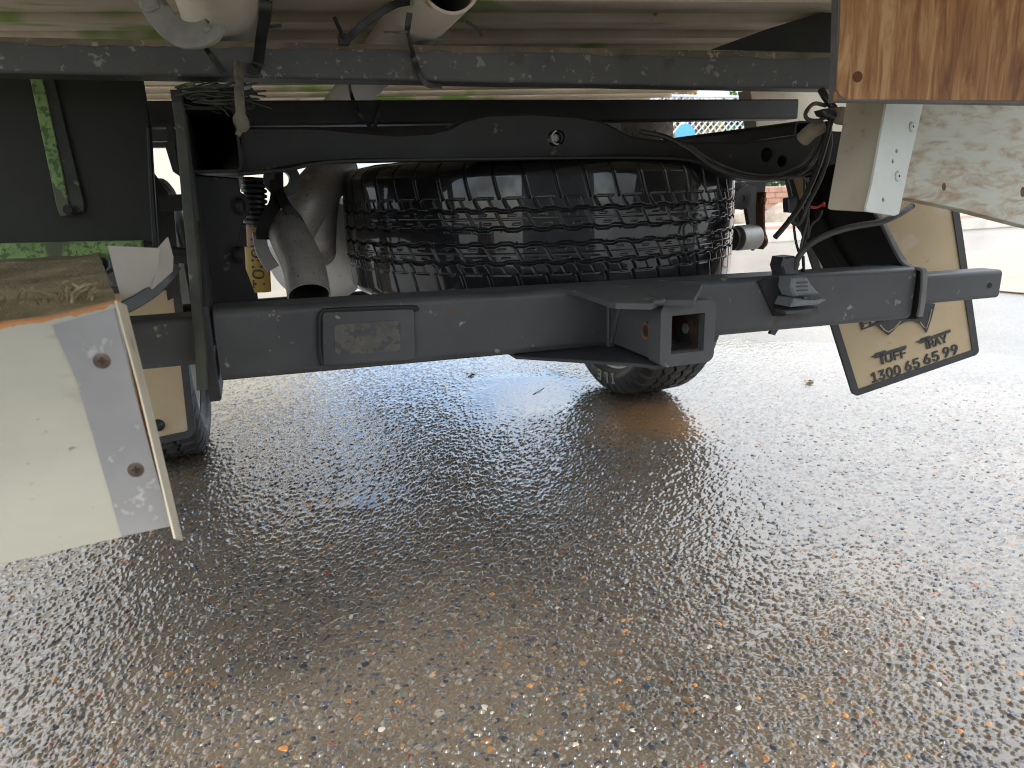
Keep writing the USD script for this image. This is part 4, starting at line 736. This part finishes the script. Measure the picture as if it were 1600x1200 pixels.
# ================================================================ right: brown plywood and weathered board
nb = np.array([-.33, -1, .06])
oB = EYE + ray(1305, 160) * .80
pb = thing('plywood_board', 'brown streaky plywood board with rounded grey-edged corner at the top right', 'board', oB)
BP = [(1313, -160), (1700, -160), (1700, 163), (1304, 157), (1308, 80)]
obj('board_core', plate(BP, oB + nb / np.linalg.norm(nb) * -.0015, nb, .016), M['grey_edge'], pb, label='pale worn board edge')
obj('face_veneer', plate([(1319, -160), (1700, -160), (1700, 158), (1322, 155), (1312, 148), (1307, 138), (1312, 60)], oB, nb, .0015, rnd=.003), M['plywood'], pb)
obj('nail_hole', revolve([(0, .0006), (.0035, .0004), (.006, 0), (0, 0)], PN(1340, 120, oB, nb), nb, 14), M['rust'], pb)
obj('chipped_corner', plate([(1303, 145), (1308, 143), (1309, 157), (1302, 157)], oB + nb / np.linalg.norm(nb) * .0006, nb, .002), M['plyedge'], pb, label='orange chip at the corner')
nw = np.array([.22, -1, .12]); oW = EYE + ray(1400, 250) * .92
wb = thing('weathered_board', 'weathered pale board with flaking paint below the brown plywood, capped by an aluminium angle', 'board', oW)
obj('board_face', plate([(1405, 120), (1720, 110), (1720, 380), (1600, 352), (1500, 326), (1425, 310), (1400, 308)], oW, nw, .016, chamfer=.001), M['weathered'], wb)
nwn = nw / np.linalg.norm(nw)
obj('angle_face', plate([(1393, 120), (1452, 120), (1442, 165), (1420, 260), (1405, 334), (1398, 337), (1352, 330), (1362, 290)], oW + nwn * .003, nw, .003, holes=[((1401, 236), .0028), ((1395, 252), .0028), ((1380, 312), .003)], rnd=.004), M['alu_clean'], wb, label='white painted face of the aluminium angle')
sideN = np.cross(PN(1355, 328, oW, nw) - PN(1393, 120, oW, nw), nwn)
e_top, e_bot = PN(1395, 120, oW, nw) + nwn * .003, PN(1357, 331, oW, nw) + nwn * .003
back = np.array([-.018, .055, 0.0])
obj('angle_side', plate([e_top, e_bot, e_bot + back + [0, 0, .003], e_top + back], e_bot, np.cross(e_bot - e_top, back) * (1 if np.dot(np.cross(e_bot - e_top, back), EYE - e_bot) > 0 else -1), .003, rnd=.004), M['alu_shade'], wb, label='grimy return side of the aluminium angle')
for u, v in ((1421, 199), (1399, 276)):
    r1 = obj('rivet', rivet(PN(u, v, oW, nw) + nwn * .003, nw, .0068, .0025), M['alu_clean'], wb, smooth=True); obj('rivet_pin', rivet(PN(u, v, oW, nw) + nwn * .0054, nw, .0016, .0005), M['soot'], r1)
for u, v in ((1401, 236), (1395, 252), (1380, 312)): obj('drilled_hole', revolve([(0, 0), (.0027, 0), (.0027, .0005), (0, .0005)], PN(u, v, oW, nw) + nwn * .0006, nw, 12), M['soot'], wb)
for u, v, r_k in ((1475, 292, .0055), (1598, 300, .008)): obj('knot_hole', revolve([(0, .0004), (r_k * .55, .0004), (r_k, 0), (0, 0)], PN(u, v, oW, nw), nw, 10), M['rust'], wb)

# ================================================================ litter on the ground
def leaf(px, py, L, W, m_, label, rz):
    n = 14; u = np.linspace(0, 1, n); w = W * np.sin(np.pi * u ** .85) ** .8; c = .12 * L * np.sin(u * 4)
    V = np.vstack([np.c_[u * L - L / 2, c * .3 - w, .004 + .006 * np.sin(u * 5)], np.c_[u * L - L / 2, c * .3, .002 + .004 * np.sin(u * 5)], np.c_[u * L - L / 2, c * .3 + w, .005 + .006 * np.cos(u * 4)]])
    Fs = [];
    for r in (0, n):
        for i in range(n - 1): Fs += [[r + i, r + i + 1, r + n + i + 1], [r + i, r + n + i + 1, r + n + i]]
    top = trimesh.Trimesh(V, Fs, process=False); bot = top.copy(); bot.vertices[:, 2] -= .0006; bot.invert(); g = trimesh.util.concatenate([top, bot])
    g.apply_transform(trimesh.transformations.rotation_matrix(rz, [0, 0, 1])); p = PZ(px, py, 0); g.apply_translation(p + [0, 0, .002])
    stem = tube([p + [L / 2 * math.cos(rz), L / 2 * math.sin(rz), .006], p + [.75 * L * math.cos(rz + .2), .75 * L * math.sin(rz + .2), .009]], .0009, 5)
    t = thing('fallen_leaf', label, 'leaf', p); obj('blade', g, M[m_], t, smooth=True); obj('stem', stem, M[m_], t)
leaf(737, 586, .05, .012, 'leaf_dark', 'dark curled leaf lying on the wet concrete below the middle of the tow bar', .2)
leaf(1264, 597, .045, .012, 'leaf_orange', 'small orange leaf lying on the concrete left of the lettered mud flap', .1)
tw = thing('twig', 'thin pale twig lying on the wet concrete in front of the right wheel', 'twig', PZ(840, 612, .003)); obj('stem', tube([PZ(833, 616, .004), PZ(842, 611, .005), PZ(850, 606, .004)], .0012, 5), M['dusty_lip'], tw)

# ================================================================ background beyond the truck
wl = thing('rendered_wall', 'plain cream rendered building wall far behind the truck at the left', 'building', (-4, 10, 0))
obj('wall', box((-10, 10, 0), (.2, 10.3, 4.5)), M['wall_cream'], wl); obj('plinth', box((-10, 9.95, 0), (.2, 10, .35)), M['kerb'], wl); obj('roof', box((-10.3, 9.6, 4.5), (.5, 14, 4.65)), M['rail'], wl)
obj('kerb', box((2.5, 7.1, 0), (16, 7.26, .13)), M['kerb'], kind='structure')
pav = thing('pavement', 'red brick pavement strip behind the kerb', 'pavement', kind='structure')
obj('pavement_bed', box((2.5, 7.26, 0), (16, 9.0, .118)), M['mortar'], pav)
n_ = 0
for j in range(5):
    for i in range(55):
        x0 = 3.2 + i * .22 + (.11 if j % 2 else 0); y0 = 7.28 + j * .115
        obj('brick', box((x0, y0, .11), (x0 + .21, y0 + .105, .13 + .003 * rng.random())), M['brick'], pav)
ds = plate([PZ(1420, 402, .004), PZ(1420, 402, .004) + 2.2 * (PZ(1720, 372, .004) - PZ(1420, 402, .004)), PZ(1470, 440, .004) + 5 * (PZ(1720, 462, .004) - PZ(1470, 440, .004)), PZ(1540, 452, .004), PZ(1470, 440, .004)], (0, 0, .004), (0, 0, 1), .004)
obj('pink_pavement', ds, mat('pink_pavement', (.36, .25, .19), (.28, .21, .15), 3, .45, speck=((.34, .27, .10), 6, .58), bump=(120, .3, .002)), kind='structure')
gw = thing('garden_wall', 'low weathered brick garden wall with rocks along its foot, seen behind the right spring', 'wall', (7, 9.2, 0))
obj('wall_core', box((3.0, 9.2, 0), (12, 9.4, .62)), M['mortar'], gw)
for j in range(7):
    for i in range(34):
        x0 = 4.6 + i * .12 * 2 + (.12 if j % 2 else 0) - 1; z0 = .04 + j * .083
        obj('brick', box((x0, 9.18, z0), (x0 + .228, 9.21, z0 + .072)), M['brick'], gw)
rk_l = ['tall tan rock', 'small grey rock', 'broad tan rock', 'rounded rock']
for k in range(6):
    s = trimesh.creation.icosphere(2, 1.0); rr = np.random.default_rng(100 + k); s.vertices = s.vertices * (1 + .7 * (meshkit.fbm(s.vertices * 1.3 + k, 3, k) - .5))[:, None] * np.array([.22 + .15 * rr.random(), .18, .14 + .1 * rr.random()])
    p = (5.2 + .55 * k, 8.75 + .2 * rr.random(), .20)
    s.apply_translation(p); obj('rock', s, M['rock'], smooth=True, label=['leftmost tan rock in the row along the foot of the garden wall', 'second rock from the left along the garden wall', 'third rock from the left along the garden wall', 'third rock from the right along the garden wall', 'second rock from the right along the garden wall', 'rightmost rock in the row along the garden wall'][k], cat='rock', group='rocks along the garden wall')
fe = thing('chain_link_fence', 'pale blue chain-link fence with white post seen through the gap under the beam', 'fence', (5, 10.5, 0))
fp = []
FY = 10.5; x0, x1, z0, z1 = 4.9, 9.2, .75, 2.05
st = .115
segs = []
for s_ in np.arange(x0 - (z1 - z0), x1, st):
    for sg in (1, -1):
        a = np.array([s_, FY, z0 if sg > 0 else z1]); b_ = np.array([s_ + (z1 - z0), FY, z1 if sg > 0 else z0])
        t0, t1 = max(0, (x0 - a[0]) / (z1 - z0)), min(1, (x1 - a[0]) / (z1 - z0))
        if t1 > t0: segs.append(sweep(np.array([a + (b_ - a) * t0, a + (b_ - a) * t1]), circ(.009, 5)))
obj('mesh_wire', segs, M['fence'], fe)
obj('rail', [tube([(x0, FY, z1), (x1, FY, z1)], .02, 8)], M['fence'], fe); 
for px_ in (4.85, 7.55, 9.2): obj('post', tube([(px_, FY + .02, 0), (px_, FY + .02, 2.5)], .06, 10), M['fence_white'], fe)
sg_ = thing('round_sign', 'round blue sign on a white pole beside the chain-link fence', 'sign', (5.6, 9.8, 0))
sc_ = PY(1070, 212, 9.6); obj('pole', tube([(sc_[0], 9.66, 0), (sc_[0], 9.66, sc_[2] + .3)], .03, 8), M['fence_white'], sg_); obj('disc', revolve([(0, 0), (.17, 0), (.17, .02), (0, .02)], sc_, (0, -1, 0), 32), M['blue'], sg_, smooth=30)
hs = thing('garage', 'unseen dark grey block with a flat top, added behind the viewer to darken that side', 'garage', (0, -5, 0))
obj('wall', box((-3.6, -7.3, 0), (.9, -5.0, 2.6)), M['house'], hs); obj('eave', box((-4.0, -8, 2.6), (1.3, -4.4, 2.75)), M['rail'], hs)  # unseen block added behind the camera to cut the light from there
# hedge of leaf clumps
def foliage(c, ext, n, seed, s):
    r = np.random.default_rng(seed); P_ = r.normal(0, 1, (n, 3)); P_ /= np.linalg.norm(P_, axis=1)[:, None]; P_ = P_ * (r.random((n, 1)) ** .35) * ext; P_ += c
    P_ += .25 * (meshkit.noise(P_ * 1.4, seed)[:, None] - .5)
    d1 = r.normal(0, 1, (n, 3)); d1 /= np.linalg.norm(d1, axis=1)[:, None]; d2 = np.cross(d1, r.normal(0, 1, (n, 3))); d2 /= np.linalg.norm(d2, axis=1)[:, None]
    V = np.stack([P_ - d1 * s, P_ + d2 * s * .5, P_ + d1 * s, P_ - d2 * s * .5], 1).reshape(-1, 3); k = np.arange(n)[:, None] * 4
    return trimesh.Trimesh(V, np.vstack([k + [0, 1, 2], k + [0, 2, 3]]), process=False)
for k, (lab, mm_) in enumerate((('dark green shrub behind the chain-link fence', 'hedge'), ('yellow and orange leaved shrub behind the chain-link fence', 'hedge2'), ('dark green shrub at the right end of the fence', 'hedge'))):
    c = np.array([5.2 + 1.8 * k, 12.2, 1.35]); t = thing('shrub', lab, 'shrub', (c[0], c[1], 0)); obj('crown', foliage(c, np.array([1.2, .8, 1.1]), 3500, 20 + k, .09), M[mm_], t); obj('trunk', tube([(c[0], c[1], 0), (c[0] + .1, c[1], .9)], .05, 8), M['bark'], t)
